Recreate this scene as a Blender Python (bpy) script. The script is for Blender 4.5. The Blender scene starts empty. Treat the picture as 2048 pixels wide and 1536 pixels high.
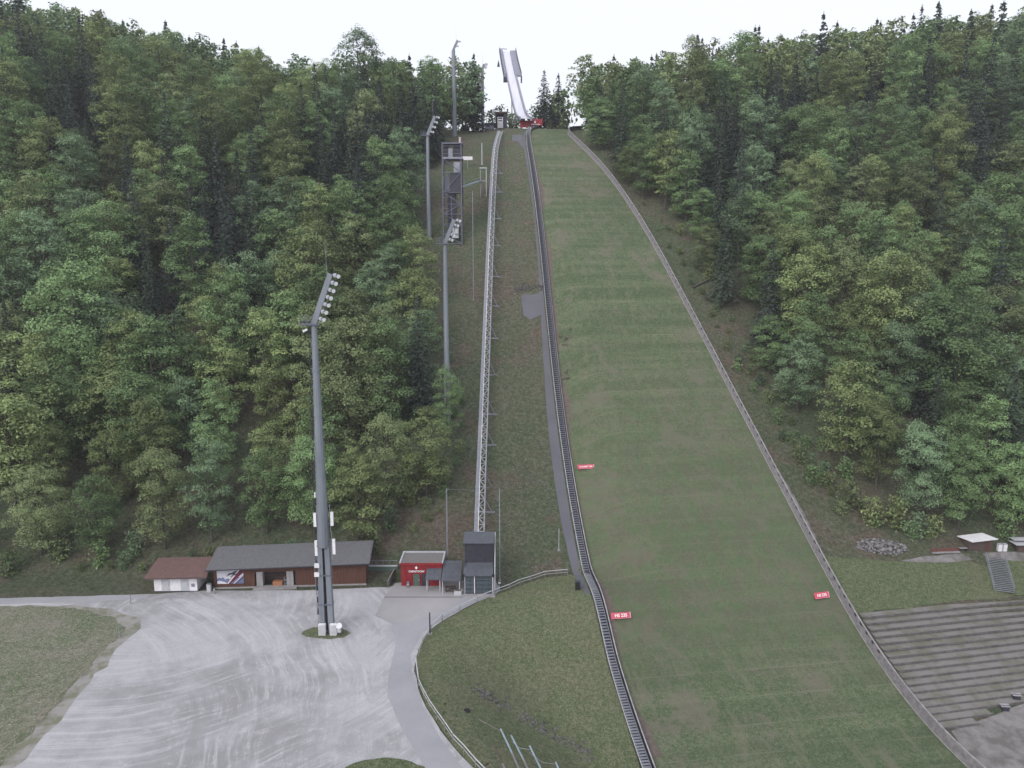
import bpy, bmesh, math, random
import numpy as np
from mathutils import Vector, Matrix
from mathutils.geometry import tessellate_polygon
random.seed(7); np.random.seed(7)
scene = bpy.context.scene
COL = scene.collection

# ------------------------------------------------------------------ camera
TH = math.radians(9.5); FP = 1500.0
cam_d = bpy.data.cameras.new('camera'); cam = bpy.data.objects.new('camera', cam_d); COL.objects.link(cam)
cam_d.sensor_width = 36; cam_d.lens = 36*FP/2048; cam_d.clip_start = .5; cam_d.clip_end = 6000
cam.location = (0, 0, 0); cam.rotation_euler = (math.radians(90)-TH, 0, 0)
scene.camera = cam
# ------------------------------------------------------------------ sky, sun, exposure
SUN_EL, SUN_AZ = math.radians(38), math.radians(215)
w = bpy.data.worlds.new("World"); scene.world = w; w.use_nodes = True
nt = w.node_tree; bg = nt.nodes['Background']
sky = nt.nodes.new('ShaderNodeTexSky'); sky.sky_type = 'NISHITA'; sky.sun_disc = False
sky.sun_elevation = SUN_EL; sky.sun_rotation = SUN_AZ
sky.air_density = 1.0; sky.dust_density = 6.0; sky.ozone_density = 1.5
# thin even overcast over the clear sky colour
cl = nt.nodes.new('ShaderNodeMix'); cl.data_type = 'RGBA'; cl.inputs[0].default_value = .84; cl.inputs[7].default_value = (4.0, 4.08, 4.32, 1)
nt.links.new(sky.outputs[0], cl.inputs[6]); nt.links.new(cl.outputs[2], bg.inputs[0]); bg.inputs[1].default_value = 0.11
sd = bpy.data.lights.new('sun', 'SUN'); sd.energy = 0.6; sd.angle = math.radians(25); sd.color = (1, .98, .95)
sun = bpy.data.objects.new('sun', sd); COL.objects.link(sun)
dv = Vector((math.sin(SUN_AZ)*math.cos(SUN_EL), math.cos(SUN_AZ)*math.cos(SUN_EL), math.sin(SUN_EL)))
sun.rotation_euler = dv.to_track_quat('Z', 'Y').to_euler()
vs = scene.view_settings; vs.view_transform = 'Standard'; vs.look = 'None'; vs.gamma = 1; vs.use_curve_mapping = False
vs.exposure = 1.38

# ------------------------------------------------------------------ terrain function
DX, DY = .1435, -.98965
RX, RY = .98965, .1435
T0 = (8.7, 326.0)
def nprof():
    a = np.array([[-60,-9],[-25,0],[0,9],[20,14],[50,24],[80,32],[120,37],[150,36.5],[174,33],[190,29],[204,24],[218,15],[232,8],[250,2],[270,0],[400,0]])
    n = np.arange(-60, 400.5, .5); s = np.tan(np.radians(np.interp(n, a[:,0], a[:,1])))
    z = -np.cumsum(s)*.5; z -= np.interp(0, n, z); z += 53.4
    k = (n > 0) & (n <= 174); zk = np.interp(174, n, z); f = (53.4+43.5)/(53.4-zk)
    z2 = z.copy(); z2[n > 0] = 53.4+(z[n > 0]-53.4)*f
    return n, z2
PN, PZ = nprof()
def P(n): return np.interp(n, PN, PZ)
def ns(x, y):
    u = x-T0[0]; v = y-T0[1]
    return u*DX+v*DY, u*RX+v*RY
LOT = -58.0
def ray(px, py):
    a = (px-1024)/FP; b = (768-py)/FP; c, s = math.cos(TH), math.sin(TH)
    return a, c+b*s, -s+b*c            # x, y, z direction, depth 1 along the axis
def at(px, py, Y):
    a, b, c = ray(px, py); t = Y/b
    return Vector((a*t, Y, c*t))
def pix(p):
    c, s = math.cos(TH), math.sin(TH)
    d = p[1]*c-p[2]*s; u = p[1]*s+p[2]*c
    return 1024+FP*p[0]/d, 768-FP*u/d, d
def on_z(px, py, z):
    a, b, c = ray(px, py); t = z/c
    return Vector((a*t, b*t, z))
FPX = [(1180,1147),(1135,1149),(1090,1153),(1060,1162),(1020,1178),(990,1189),(955,1203),(920,1221),(885,1240),(858,1262),(840,1288),(832,1312),(829,1340),(842,1392),(868,1440),(900,1484),(945,1536),(1010,1600),(1100,1690)]
FENCE = np.array([tuple(on_z(a, b, LOT))[:2] for a, b in FPX])
def sstep(t): t = np.clip(t, 0, 1); return t*t*(3-2*t)
def fence_dist(x, y):
    """signed distance to the curved rail fence; positive on the bowl side"""
    x = np.asarray(x, float); y = np.asarray(y, float)
    best = np.full(x.shape, 1e9); sg = np.ones(x.shape)
    for i in range(len(FENCE)-1):
        a = FENCE[i]; b = FENCE[i+1]; d = b-a; L = d@d
        t = np.clip(((x-a[0])*d[0]+(y-a[1])*d[1])/L, 0, 1)
        qx = x-a[0]-t*d[0]; qy = y-a[1]-t*d[1]; r = np.hypot(qx, qy)
        cr = d[0]*(y-a[1])-d[1]*(x-a[0])
        m = r < best; best = np.where(m, r, best); sg = np.where(m, np.sign(cr), sg)
    return best*sg
def H(x, y):
    x = np.asarray(x, float); y = np.asarray(y, float)
    n, s = ns(x, y)
    p = P(n)
    # left: natural slope shifted so that it meets the level car park
    dl = 7+.15*np.clip(-5-x, 0, 200)
    pl = P(n+dl); left = np.maximum(LOT, pl)
    wl = sstep((-s-8)/16)              # 0 on the landing slope, 1 well left of it
    hill = p*(1-wl)+left*wl
    # bowl inside the curved fence
    fd = fence_dist(x, y)
    low = p*(1-0)+0
    bowl = LOT+(np.minimum(low, LOT)-LOT)*sstep((fd-.6)/22)
    inb = (y < 131) & (fd > 0)
    g = np.where(y >= 131, hill, np.where(fd > 0, np.maximum(bowl, np.minimum(hill, bowl)), np.maximum(hill, LOT)))
    k = sstep((y-124)/7)
    g = np.where(fd > 0, bowl*(1-k)+hill*k, g)
    g = np.where((s > -14), np.where(g > p, g*(1-sstep((s+14)/10))+p*sstep((s+14)/10), g), g)
    # flanks
    up = sstep((y-150)/120)
    g = g+up*(.16*np.clip(-s-55, 0, 400))+up*.13*np.clip(s-48, 0, 400)
    g = g+5*sstep((s-38)/35)*sstep((y-225)/80)-5*sstep((-s-60)/40)*sstep((y-240)/80)*(1-sstep((-x-120)/60))
    g = g+np.clip(y-400, 0, 200)*.38*sstep((-x-135)/45)
    return g
def G(px, py, up=0.0):
    """ground point (plus a height) seen at this place of the photograph"""
    a, b, c = ray(px, py); lo = 60.0; t = lo
    while t < 900:
        if c*t < float(H(a*t, b*t))+up: break
        t += 2
    l, h = t-2, t
    for _ in range(24):
        m = (l+h)/2
        if c*m < float(H(a*m, b*m))+up: h = m
        else: l = m
    return Vector((a*h, b*h, c*h))
def Z(x, y): return float(H(x, y))

# ------------------------------------------------------------------ helpers
WO = {}                                   # world origin of every object that parents something
def put(name, data, parent=None, loc=(0, 0, 0)):
    o = bpy.data.objects.new(name, data); COL.objects.link(o)
    if parent is not None:
        o.parent = parent; o.location = Vector(loc)-WO[parent.name]; WO[o.name] = Vector(loc)
    else:
        o.location = loc; WO[o.name] = Vector(loc)
    return o
def tag(o, label=None, cat=None, group=None, kind=None):
    if label: o['label'] = label
    if cat: o['category'] = cat
    if group: o['group'] = group
    if kind: o['kind'] = kind
    return o
def thing(name, loc, label, cat, group=None):
    o = put(name, None, None, loc); o.empty_display_size = .5
    return tag(o, label, cat, group)
class MB:
    def __init__(s): s.v = []; s.f = []; s.m = []; s.mi = 0
    def add(s, vs, fs):
        k = len(s.v); s.v += [tuple(v) for v in vs]
        for f in fs: s.f.append(tuple(i+k for i in f)); s.m.append(s.mi)
        return s
    def quad(s, a, b, c, d): return s.add([a, b, c, d], [(0, 1, 2, 3)])
    def box(s, c, size, rz=0.0, M=None):
        x, y, z = size[0]/2, size[1]/2, size[2]/2; c = Vector(c)
        R = M if M is not None else Matrix.Rotation(rz, 3, 'Z')
        vs = [c+R@Vector((i*x, j*y, k*z)) for k in (-1, 1) for j in (-1, 1) for i in (-1, 1)]
        return s.add(vs, [(0,2,3,1),(4,5,7,6),(0,1,5,4),(2,6,7,3),(0,4,6,2),(1,3,7,5)])
    def beam(s, a, b, w, h, up=(0, 0, 1)):
        a = Vector(a); b = Vector(b); d = (b-a); L = d.length
        if L < 1e-6: return s
        d /= L; u = Vector(up); r = d.cross(u)
        if r.length < 1e-4: r = d.cross(Vector((1, 0, 0)))
        r.normalize(); u = r.cross(d)
        M = Matrix((r, d, u)).transposed()
        return s.box((a+b)/2, (w, L, h), M=M)
    def tube(s, a, b, r0, r1=None, n=8, caps=True):
        r1 = r0 if r1 is None else r1
        a = Vector(a); b = Vector(b); d = (b-a).normalized(); u = Vector((0, 0, 1)) if abs(d.z) < .95 else Vector((1, 0, 0))
        r = d.cross(u).normalized(); u = r.cross(d)
        vs = [p+(r*math.cos(2*math.pi*i/n)+u*math.sin(2*math.pi*i/n))*q for p, q in ((a, r0), (b, r1)) for i in range(n)]
        fs = [(i, (i+1) % n, n+(i+1) % n, n+i) for i in range(n)]
        if caps: fs += [tuple(range(n))[::-1], tuple(range(n, 2*n))]
        return s.add(vs, fs)
    def build(s, name, mats, parent=None, loc=None):
        me = bpy.data.meshes.new(name)
        o_ = Vector(loc) if loc is not None else (WO[parent.name] if parent is not None else Vector(s.v[0]))
        me.from_pydata([(v[0]-o_.x, v[1]-o_.y, v[2]-o_.z) for v in s.v], [], s.f)
        if not isinstance(mats, (list, tuple)): mats = [mats]
        for m in mats: me.materials.append(m)
        if len(mats) > 1: me.polygons.foreach_set('material_index', s.m)
        me.update()
        return put(name, me, parent, o_)
def hexa(s, bot, top):
    """solid from 4 bottom and 4 top points"""
    return s.add(list(bot)+list(top), [(3,2,1,0),(4,5,6,7),(0,1,5,4),(1,2,6,5),(2,3,7,6),(3,0,4,7)])
def text_part(name, s, size, M, mat, parent, depth=.02):
    cu = bpy.data.curves.new(name, 'FONT'); cu.body = s; cu.size = size; cu.align_x = 'CENTER'; cu.align_y = 'CENTER'; cu.extrude = depth; cu.offset = size*.018
    t = bpy.data.objects.new('tmp_text', cu)
    me = bpy.data.meshes.new_from_object(t); bpy.data.objects.remove(t); bpy.data.curves.remove(cu)
    me.name = name; me.transform(M); me.transform(Matrix.Translation(-WO[parent.name]))
    me.materials.clear(); me.materials.append(mat)
    return put(name, me, parent, WO[parent.name])

# ------------------------------------------------------------------ materials
def newmat(name):
    m = bpy.data.materials.new(name); m.use_nodes = True
    t = m.node_tree; b = t.nodes['Principled BSDF']
    return m, t, b
def N(t, typ, **k):
    n = t.nodes.new(typ)
    for a, v in k.items():
        if a == 'ins':
            for i, x in v.items(): n.inputs[i].default_value = x
        else: setattr(n, a, v)
    return n
def rgb(c): return (c[0], c[1], c[2], 1)
def noise(t, scale, detail=4, rough=.6, vec=None, stretch=None, rot=None, dist=0.0):
    n = N(t, 'ShaderNodeTexNoise', ins={'Scale': scale, 'Detail': detail, 'Roughness': rough, 'Distortion': dist})
    g = N(t, 'ShaderNodeNewGeometry'); src = g.outputs['Position']
    if stretch:
        mp = N(t, 'ShaderNodeMapping'); mp.inputs['Scale'].default_value = stretch
        if rot is not None: 
            r0 = N(t, 'ShaderNodeMapping'); r0.inputs['Rotation'].default_value = (0, 0, rot); t.links.new(src, r0.inputs[0]); src = r0.outputs[0]
        t.links.new(src, mp.inputs[0]); src = mp.outputs[0]
    t.links.new(vec or src, n.inputs['Vector'])
    return n.outputs['Fac']
def ramp(t, fac, a, b, ca, cb, interp='LINEAR'):
    r = N(t, 'ShaderNodeValToRGB'); r.color_ramp.interpolation = interp
    r.color_ramp.elements[0].position = a; r.color_ramp.elements[0].color = rgb(ca) if len(ca) == 3 else ca
    r.color_ramp.elements[1].position = b; r.color_ramp.elements[1].color = rgb(cb) if len(cb) == 3 else cb
    t.links.new(fac, r.inputs[0]); return r.outputs[0]
def mix(t, fac, a, b, mode='MIX'):
    m = N(t, 'ShaderNodeMix', data_type='RGBA', blend_type=mode)
    for i, v in ((6, a), (7, b)):
        if isinstance(v, tuple): m.inputs[i].default_value = rgb(v)
        else: t.links.new(v, m.inputs[i])
    if isinstance(fac, (int, float)): m.inputs[0].default_value = fac
    else: t.links.new(fac, m.inputs[0])
    return m.outputs[2]
def bump(t, b, fac, strength=.4, dist=.1):
    bp = N(t, 'ShaderNodeBump', ins={'Strength': strength, 'Distance': dist}); t.links.new(fac, bp.inputs['Height']); t.links.new(bp.outputs[0], b.inputs['Normal'])
W3 = (1, 1, 1); K3 = (0, 0, 0)
def pmat(name, c1, c2=None, scale=2.0, rough=.8, metal=0.0, bumps=0.0, stretch=None, lo=.35, hi=.65, spec=.3):
    m, t, b = newmat(name); c2 = c2 or tuple(x*.8 for x in c1)
    f = noise(t, scale, 5, .65, stretch=stretch)
    t.links.new(ramp(t, f, lo, hi, c1, c2), b.inputs['Base Color'])
    b.inputs['Roughness'].default_value = rough; b.inputs['Metallic'].default_value = metal
    b.inputs['Specular IOR Level'].default_value = spec
    if bumps: bump(t, b, noise(t, scale*3, 5, .7), bumps, .05)
    return m
M = {}
M['galv'] = pmat('galvanised steel', (.27,.28,.32), (.20,.215,.25), 1.2, .5, .3)
M['mast'] = pmat('painted mast steel', (.21,.235,.27), (.155,.175,.205), .6, .5, .2, stretch=(1,1,.15))
M['masth'] = pmat('mast bracket steel', (.13,.14,.19), (.10,.105,.14), 1, .5, .2)
M['dark'] = pmat('dark painted metal', (.045,.048,.065), (.03,.032,.045), 2, .55)
M['darkroof'] = pmat('standing seam sheet', (.10,.11,.13), (.075,.082,.10), 1.5, .5, .2)
M['white'] = pmat('white paint', (.70,.70,.74), (.58,.58,.62), 1.2, .5)
M['pale'] = pmat('pale grey paint', (.45,.46,.50), (.36,.37,.41), 1.2, .6)
M['black'] = pmat('black rubber', (.012,.012,.016), (.02,.02,.025), 3, .6)
M['red'] = pmat('red board wall', (.27,.025,.03), (.19,.018,.024), 1.5, .6, stretch=(3,3,.3))
M['redsign'] = pmat('red sign', (.55,.09,.13), (.42,.06,.10), .8, .6)
M['redtop'] = pmat('red take-off board', (.30,.03,.045), (.22,.02,.035), .8, .6)
M['wood'] = pmat('weathered wood', (.215,.205,.215), (.13,.125,.135), 1.4, .85, bumps=.3)
M['woodl'] = pmat('pale weathered rail', (.36,.35,.37), (.22,.21,.23), 1.1, .8)
M['brown'] = pmat('brown stained boards', (.115,.052,.036), (.06,.032,.026), 1.0, .8, stretch=(5,5,.25), bumps=.2)
M['brown2'] = pmat('dark brown boards', (.10,.07,.065), (.06,.045,.045), 1.2, .8, stretch=(.4,.4,5))
M['slate'] = pmat('grey bitumen roof', (.125,.125,.138), (.095,.096,.108), 2.2, .8, bumps=.2)
M['tile'] = pmat('reddish roof', (.135,.08,.075), (.10,.064,.06), 1.5, .8)
M['conc'] = pmat('concrete', (.30,.29,.30), (.22,.215,.225), 1.0, .9)
M['greyroof'] = pmat('gravel flat roof', (.19,.18,.18), (.14,.135,.14), 3, .9, bumps=.3)
M['trunk'] = pmat('bark', (.10,.09,.085), (.05,.043,.04), 2.5, .95)
M['tracksheen'] = pmat('inrun track with painted sheen', (.62,.62,.70), (.54,.55,.63), .6, .35, stretch=(1,.1,.1))  # reflection on the track is put into the white base colour
M['lilac'] = pmat('grey side panels', (.24,.24,.31), (.19,.19,.25), .5, .6)
M['rock'] = pmat('grey boulders', (.24,.23,.235), (.05,.05,.055), 1.6, .95, bumps=.8, lo=.42, hi=.58)
M['tread'] = pmat('mossy gravel tread', (.178,.168,.168), (.125,.125,.098), .3, .95, bumps=.5, lo=.44, hi=.60)
M['rust'] = pmat('rusty timber', (.17,.065,.05), (.10,.05,.045), 2, .9)
M['teal'] = pmat('blue grey post paint', (.26,.33,.40), (.17,.215,.26), 1.5, .6)
M['greenm'] = pmat('green net', (.09,.13,.11), (.06,.09,.08), 3, .8)
M['glass'], _t, _b = newmat('dark glass'); _b.inputs['Base Color'].default_value = (.07,.09,.11,1); _b.inputs['Roughness'].default_value = .12
M['lens'], _t, _b = newmat('lamp glass with painted glint'); _b.inputs['Base Color'].default_value = (.85,.85,.9,1); _b.inputs['Roughness'].default_value = .2; _b.inputs['Metallic'].default_value = .1  # near-white base colour stands in for the glint on the lens
M['letter'], _t, _b = newmat('white lettering'); _b.inputs['Base Color'].default_value = (.8,.8,.82,1)

AX = math.atan2(.1435, .98965)
# forest floor and rough hillside
m, t, b = newmat('hillside ground'); M['ground'] = m
f1 = noise(t, .035, 5, .6); f2 = noise(t, .22, 6, .75); f3 = noise(t, 1.3, 8, .85); f4 = noise(t, .09, 4, .6); f5 = noise(t, 3.2, 5, .8)
c = mix(t, ramp(t, f1, .42, .58, K3, W3), (.074,.102,.056), (.104,.106,.072))
c = mix(t, ramp(t, f4, .50, .62, K3, (.8,.8,.8)), c, (.125,.092,.078))
c = mix(t, ramp(t, f2, .48, .62, K3, (.8,.8,.8)), c, (.070,.094,.052))
c = mix(t, ramp(t, f3, .51, .58, K3, (.6,.6,.6)), c, (.19,.18,.155))
c = mix(t, ramp(t, f3, .40, .48, (.75,.75,.75), K3), c, (.045,.054,.036))
c = mix(t, ramp(t, f5, .57, .63, K3, (.7,.7,.7)), c, (.24,.22,.20))
t.links.new(c, b.inputs['Base Color']); b.inputs['Roughness'].default_value = 1; b.inputs['Specular IOR Level'].default_value = .1
bump(t, b, f3, 1.0, .6)
# lawn style grass factory
def grass(name, g1, g2, dry, dryamt=.5, seams=False):
    m, t, b = newmat(name)
    f1 = noise(t, .06, 5, .65); f2 = noise(t, .35, 6, .75); f3 = noise(t, 1.7, 7, .85); f4 = noise(t, 4.5, 4, .8)
    c = mix(t, ramp(t, f2, .35, .65, K3, W3), g1, g2)
    lo = .62-.25*dryamt
    c = mix(t, ramp(t, f1, lo, lo+.22, K3, (.8,.8,.8)), c, dry)
    c = mix(t, ramp(t, f3, .51, .59, K3, (.5,.5,.5)), c, tuple(x*1.6 for x in dry))
    c = mix(t, ramp(t, f3, .40, .48, (.55,.55,.55), K3), c, tuple(x*.5 for x in g1))
    c = mix(t, ramp(t, f4, .56, .61, K3, (.8,.8,.8)), c, tuple(x*2.1 for x in dry))
    if seams:
        g = N(t, 'ShaderNodeNewGeometry')
        d = N(t, 'ShaderNodeVectorMath', operation='DOT_PRODUCT'); d.inputs[1].default_value = (DX, DY, 0); t.links.new(g.outputs['Position'], d.inputs[0])
        md = N(t, 'ShaderNodeMath', operation='PINGPONG'); md.inputs[1].default_value = 2.6; t.links.new(d.outputs['Value'], md.inputs[0])
        ds = N(t, 'ShaderNodeVectorMath', operation='DOT_PRODUCT'); ds.inputs[1].default_value = (RX, RY, 0); t.links.new(g.outputs['Position'], ds.inputs[0])
        ms = N(t, 'ShaderNodeMath', operation='PINGPONG'); ms.inputs[1].default_value = 1.3; t.links.new(ds.outputs['Value'], ms.inputs[0])
        sm = ramp(t, md.outputs[0], .0, .16, W3, K3); sv = ramp(t, ms.outputs[0], .0, .10, (.6,.6,.6), K3)
        both = mix(t, 1.0, sm, sv, 'LIGHTEN')
        pat = ramp(t, noise(t, .12, 3, .6), .40, .58, (.1,.1,.1), (.85,.85,.85))
        k = mix(t, 1.0, both, pat, 'MULTIPLY')
        c = mix(t, k, c, tuple(x*1.5 for x in dry))
        bd = noise(t, .30, 4, .6, stretch=(.06, 1, 1), rot=-AX)
        c = mix(t, ramp(t, bd, .42, .60, (.45,.45,.45), K3), c, tuple(x*.72 for x in g1))
        c = mix(t, ramp(t, noise(t, .5, 5, .75, stretch=(1, .12, 1), rot=-AX), .52, .62, K3, (.4,.4,.4)), c, tuple(x*1.3 for x in dry))
        c = mix(t, ramp(t, noise(t, .085, 6, .75), .53, .60, K3, (.6,.6,.6)), c, (.155,.138,.115))
        # the mown upper part is greener, the lower half drier
        sp = N(t, 'ShaderNodeSeparateXYZ'); t.links.new(g.outputs['Position'], sp.inputs[0])
        mr = N(t, 'ShaderNodeMapRange', ins={1: -15.0, 2: -50.0, 3: 0.0, 4: .6}); t.links.new(sp.outputs[2], mr.inputs[0])
        mr2 = N(t, 'ShaderNodeMapRange', ins={1: -66.5, 2: -61.0, 3: 0.15, 4: 1.0}); t.links.new(sp.outputs[2], mr2.inputs[0])
        mm = N(t, 'ShaderNodeMath', operation='MULTIPLY'); t.links.new(mr.outputs[0], mm.inputs[0]); t.links.new(mr2.outputs[0], mm.inputs[1])
        c = mix(t, mm.outputs[0], c, mix(t, ramp(t, f2, .4, .6, K3, W3), tuple(x*.85 for x in dry), g2))
    t.links.new(c, b.inputs['Base Color']); b.inputs['Roughness'].default_value = 1; b.inputs['Specular IOR Level'].default_value = .1
    bump(t, b, f3, .7, .2)
    return m
M['landing'] = grass('mown landing slope grass', (.062,.100,.050), (.084,.120,.064), (.128,.120,.090), .45, True)
M['bowl'] = grass('rough bowl grass', (.070,.098,.050), (.092,.112,.062), (.130,.120,.085), .55)
M['lawn'] = grass('green bank grass', (.064,.092,.046), (.082,.104,.056), (.11,.105,.075), .3)
M['meadow'] = grass('worn meadow grass', (.078,.112,.056), (.115,.130,.085), (.18,.17,.145), .65)
# gravel car park with curved wheel tracks
m, t, b = newmat('gravel car park'); M['gravel'] = m
f1 = noise(t, .06, 5, .65); f3 = noise(t, 4, 5, .85); f0 = noise(t, .05, 3, .6)
def arcs(cx_, cy_, k, ky):
    g = N(t, 'ShaderNodeNewGeometry'); vm = N(t, 'ShaderNodeVectorMath', operation='DISTANCE'); vm.inputs[1].default_value = (cx_, cy_, -58); t.links.new(g.outputs['Position'], vm.inputs[0])
    wob = N(t, 'ShaderNodeMath', operation='MULTIPLY_ADD'); t.links.new(noise(t, .04, 3, .6), wob.inputs[0]); wob.inputs[1].default_value = 6; t.links.new(vm.outputs['Value'], wob.inputs[2])
    sp = N(t, 'ShaderNodeSeparateXYZ'); t.links.new(g.outputs['Position'], sp.inputs[0])
    my = N(t, 'ShaderNodeMath', operation='MULTIPLY'); my.inputs[1].default_value = ky; t.links.new(sp.outputs[1], my.inputs[0])
    cx = N(t, 'ShaderNodeCombineXYZ'); t.links.new(wob.outputs[0], cx.inputs[0]); t.links.new(my.outputs[0], cx.inputs[1])
    return noise(t, k, 7, .78, vec=cx.outputs[0])
fa = arcs(-95, 70, .9, .07); fb = arcs(-58, 118, 1.1, .05)
fc = noise(t, .5, 7, .8)
st_ = mix(t, ramp(t, f0, .44, .56, K3, W3), fa, fb)
c = mix(t, ramp(t, f1, .42, .58, K3, W3), (.235,.235,.25), (.36,.36,.39))
c = mix(t, ramp(t, st_, .50, .60, K3, (.6,.6,.6)), c, (.47,.47,.51))
c = mix(t, ramp(t, st_, .38, .46, (.3,.3,.3), K3), c, (.20,.19,.195))
c = mix(t, ramp(t, fc, .54, .66, K3, (.6,.6,.6)), c, (.42,.41,.43))
c = mix(t, ramp(t, fc, .32, .44, (.4,.4,.4), K3), c, (.205,.195,.19))
c = mix(t, ramp(t, f3, .3, .6, (.35,.35,.35), K3), c, (.2,.195,.2))
t.links.new(c, b.inputs['Base Color']); b.inputs['Roughness'].default_value = .95; bump(t, b, f3, .4, .05)
def asphalt(name, a, bb):
    m, t, b = newmat(name)
    f1 = noise(t, .15, 5, .6); f3 = noise(t, 6, 3, .8)
    c = mix(t, ramp(t, f1, .35, .65, K3, W3), a, bb); c = mix(t, ramp(t, f3, .35, .7, (.3,.3,.3), K3), c, tuple(x*.7 for x in a))
    t.links.new(c, b.inputs['Base Color']); b.inputs['Roughness'].default_value = .85
    return m
M['road'] = asphalt('worn asphalt', (.26,.265,.29), (.31,.315,.345))
M['slab'] = asphalt('forecourt concrete', (.28,.275,.285), (.33,.325,.34))
M['pathd'] = asphalt('dark asphalt strip', (.085,.088,.105), (.105,.108,.128))
M['yard'] = pmat('gravel yard', (.20,.19,.195), (.115,.11,.105), .45, .95, bumps=.5, lo=.40, hi=.60)
M['dirtedge'] = pmat('trampled gravel and weeds', (.25,.24,.235), (.15,.155,.115), .35, 1, bumps=.4, lo=.42, hi=.58)
M['soil'] = pmat('brown soil', (.13,.105,.095), (.09,.075,.065), 1.3, 1, bumps=.6)

# ------------------------------------------------------------------ ground
def smooth_line(px, deg=6, up=0.0):
    pts = [G(a, b, up) for a, b in px]
    nn, ss = ns(np.array([p.x for p in pts]), np.array([p.y for p in pts]))
    c = np.polyfit(nn/100, ss, deg)
    return lambda n: float(np.polyval(c, n/100)), float(nn.min()), float(nn.max())
def NS(n, s, up=0.0):
    x = T0[0]+n*DX+s*RX; y = T0[1]+n*DY+s*RY
    return Vector((x, y, Z(x, y)+up))
STAIR, SN0, SN1 = smooth_line([(1052,272),(1055,300),(1061,340),(1074,440),(1087,560),(1101,700),(1115,840),(1126,930),(1141,1010),(1160,1100),(1181,1180),(1195,1240),(1210,1300),(1245,1415),(1283,1536)])
BARR, BN0, BN1 = smooth_line([(1137,272),(1185,318),(1240,392),(1310,497),(1350,570),(1400,680),(1450,770),(1519,900),(1573,1000),(1625,1100),(1654,1150),(1696,1240),(1722,1280),(1766,1345),(1812,1400),(1879,1480),(1931,1536)])
TBN = np.arange(0, 248, 2.0); TBS = np.array([STAIR(q) for q in TBN]); TBB = np.array([BARR(q) for q in TBN])
def build_ground():
    xs = np.concatenate([np.arange(-700, -260, 20), np.arange(-260, -100, 4), np.arange(-100, 130, 1.6), np.arange(130, 260, 4), np.arange(260, 720, 20)])
    ys = np.concatenate([np.arange(-60, 40, 8), np.arange(40, 165, 1.6), np.arange(165, 345, 2.6), np.arange(345, 460, 6), np.arange(460, 1000, 30)])
    X, Y = np.meshgrid(xs, ys); Zz = H(X, Y)
    n, s = ns(X, Y)
    rough = np.clip((np.abs(s+0)-24)/12, 0, 1)*np.clip((Y-134)/15, 0, 1)
    Zz = Zz+rough*(.5*np.sin(X*.31+1.3*np.sin(Y*.17))*np.cos(Y*.27)+.25*np.sin(X*.9+Y*.7))
    # low under the draped landing surface so that nothing pokes through
    si = np.interp(n, TBN, TBS); bi = np.interp(n, TBN, TBB)
    Zz = Zz-.6*np.clip((s-si-2.0)/1.5, 0, 1)*np.clip((bi-s-.5)/1.5, 0, 1)*((n > 4) & (n < 243))
    nx, ny = len(xs), len(ys)
    me = bpy.data.meshes.new('ground')
    V = np.stack([X, Y, Zz], -1).reshape(-1, 3)
    idx = np.arange(nx*ny).reshape(ny, nx)
    F = np.stack([idx[:-1, :-1], idx[:-1, 1:], idx[1:, 1:], idx[1:, :-1]], -1).reshape(-1, 4)
    me.from_pydata(V.tolist(), [], F.tolist()); me.materials.append(M['ground'])
    me.polygons.foreach_set('use_smooth', [True]*len(me.polygons)); me.update()
    return tag(put('ground', me), kind='structure')
build_ground()

NEND = 246.0
def strip(name, mat, fa, fb, n0, n1, up, dn=1.5, cols=12, edge=0.0):
    k = int((n1-n0)/dn)+1; v = []; f = []
    rnd = random.Random(name)
    for i in range(k+1):
        n = n0+(n1-n0)*i/k; a = fa(n)+rnd.uniform(-edge, edge); b = fb(n)+rnd.uniform(-edge, edge)
        for j in range(cols+1):
            s = a+(b-a)*j/cols; v.append(tuple(NS(n, s, up)))
    W = cols+1
    for i in range(k):
        for j in range(cols): f.append((i*W+j, i*W+j+1, (i+1)*W+j+1, (i+1)*W+j)[::-1])
    mb = MB(); mb.add(v, f); o = mb.build(name, mat)
    return tag(o, kind='structure')
strip('landing_slope', M['landing'], lambda n: STAIR(n)+1.5, lambda n: BARR(n)+.4, 1.0, NEND, .07, 1.5, 14)
# brown seam of bare soil along the inner foot of the stairway wall
strip('soil_strip', M['soil'], lambda n: STAIR(n)+1.6, lambda n: STAIR(n)+2.5+.9*math.sin(n*.21)*math.sin(n*.05), 60, 232, .10, 1.2, 2, .2)
# cobbled drain outside the barrier
strip('drain_strip', M['yard'], lambda n: BARR(n)+.9, lambda n: BARR(n)+1.7+.6*math.sin(n*.11)**2, 165, 207, .12, .9, 3, .12)
# dark asphalt strip left of the stairway
PATHL, _a, _b = smooth_line([(1046,275),(1049,300),(1054,340),(1069,440),(1078,580),(1087,700),(1093,820),(1103,930),(1115,1000),(1132,1080),(1146,1150)], 5)
strip('asphalt_path', M['pathd'], lambda n: PATHL(n), lambda n: STAIR(n)-.35, 4, 201, .08, 1.5, 4, .05)

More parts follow.
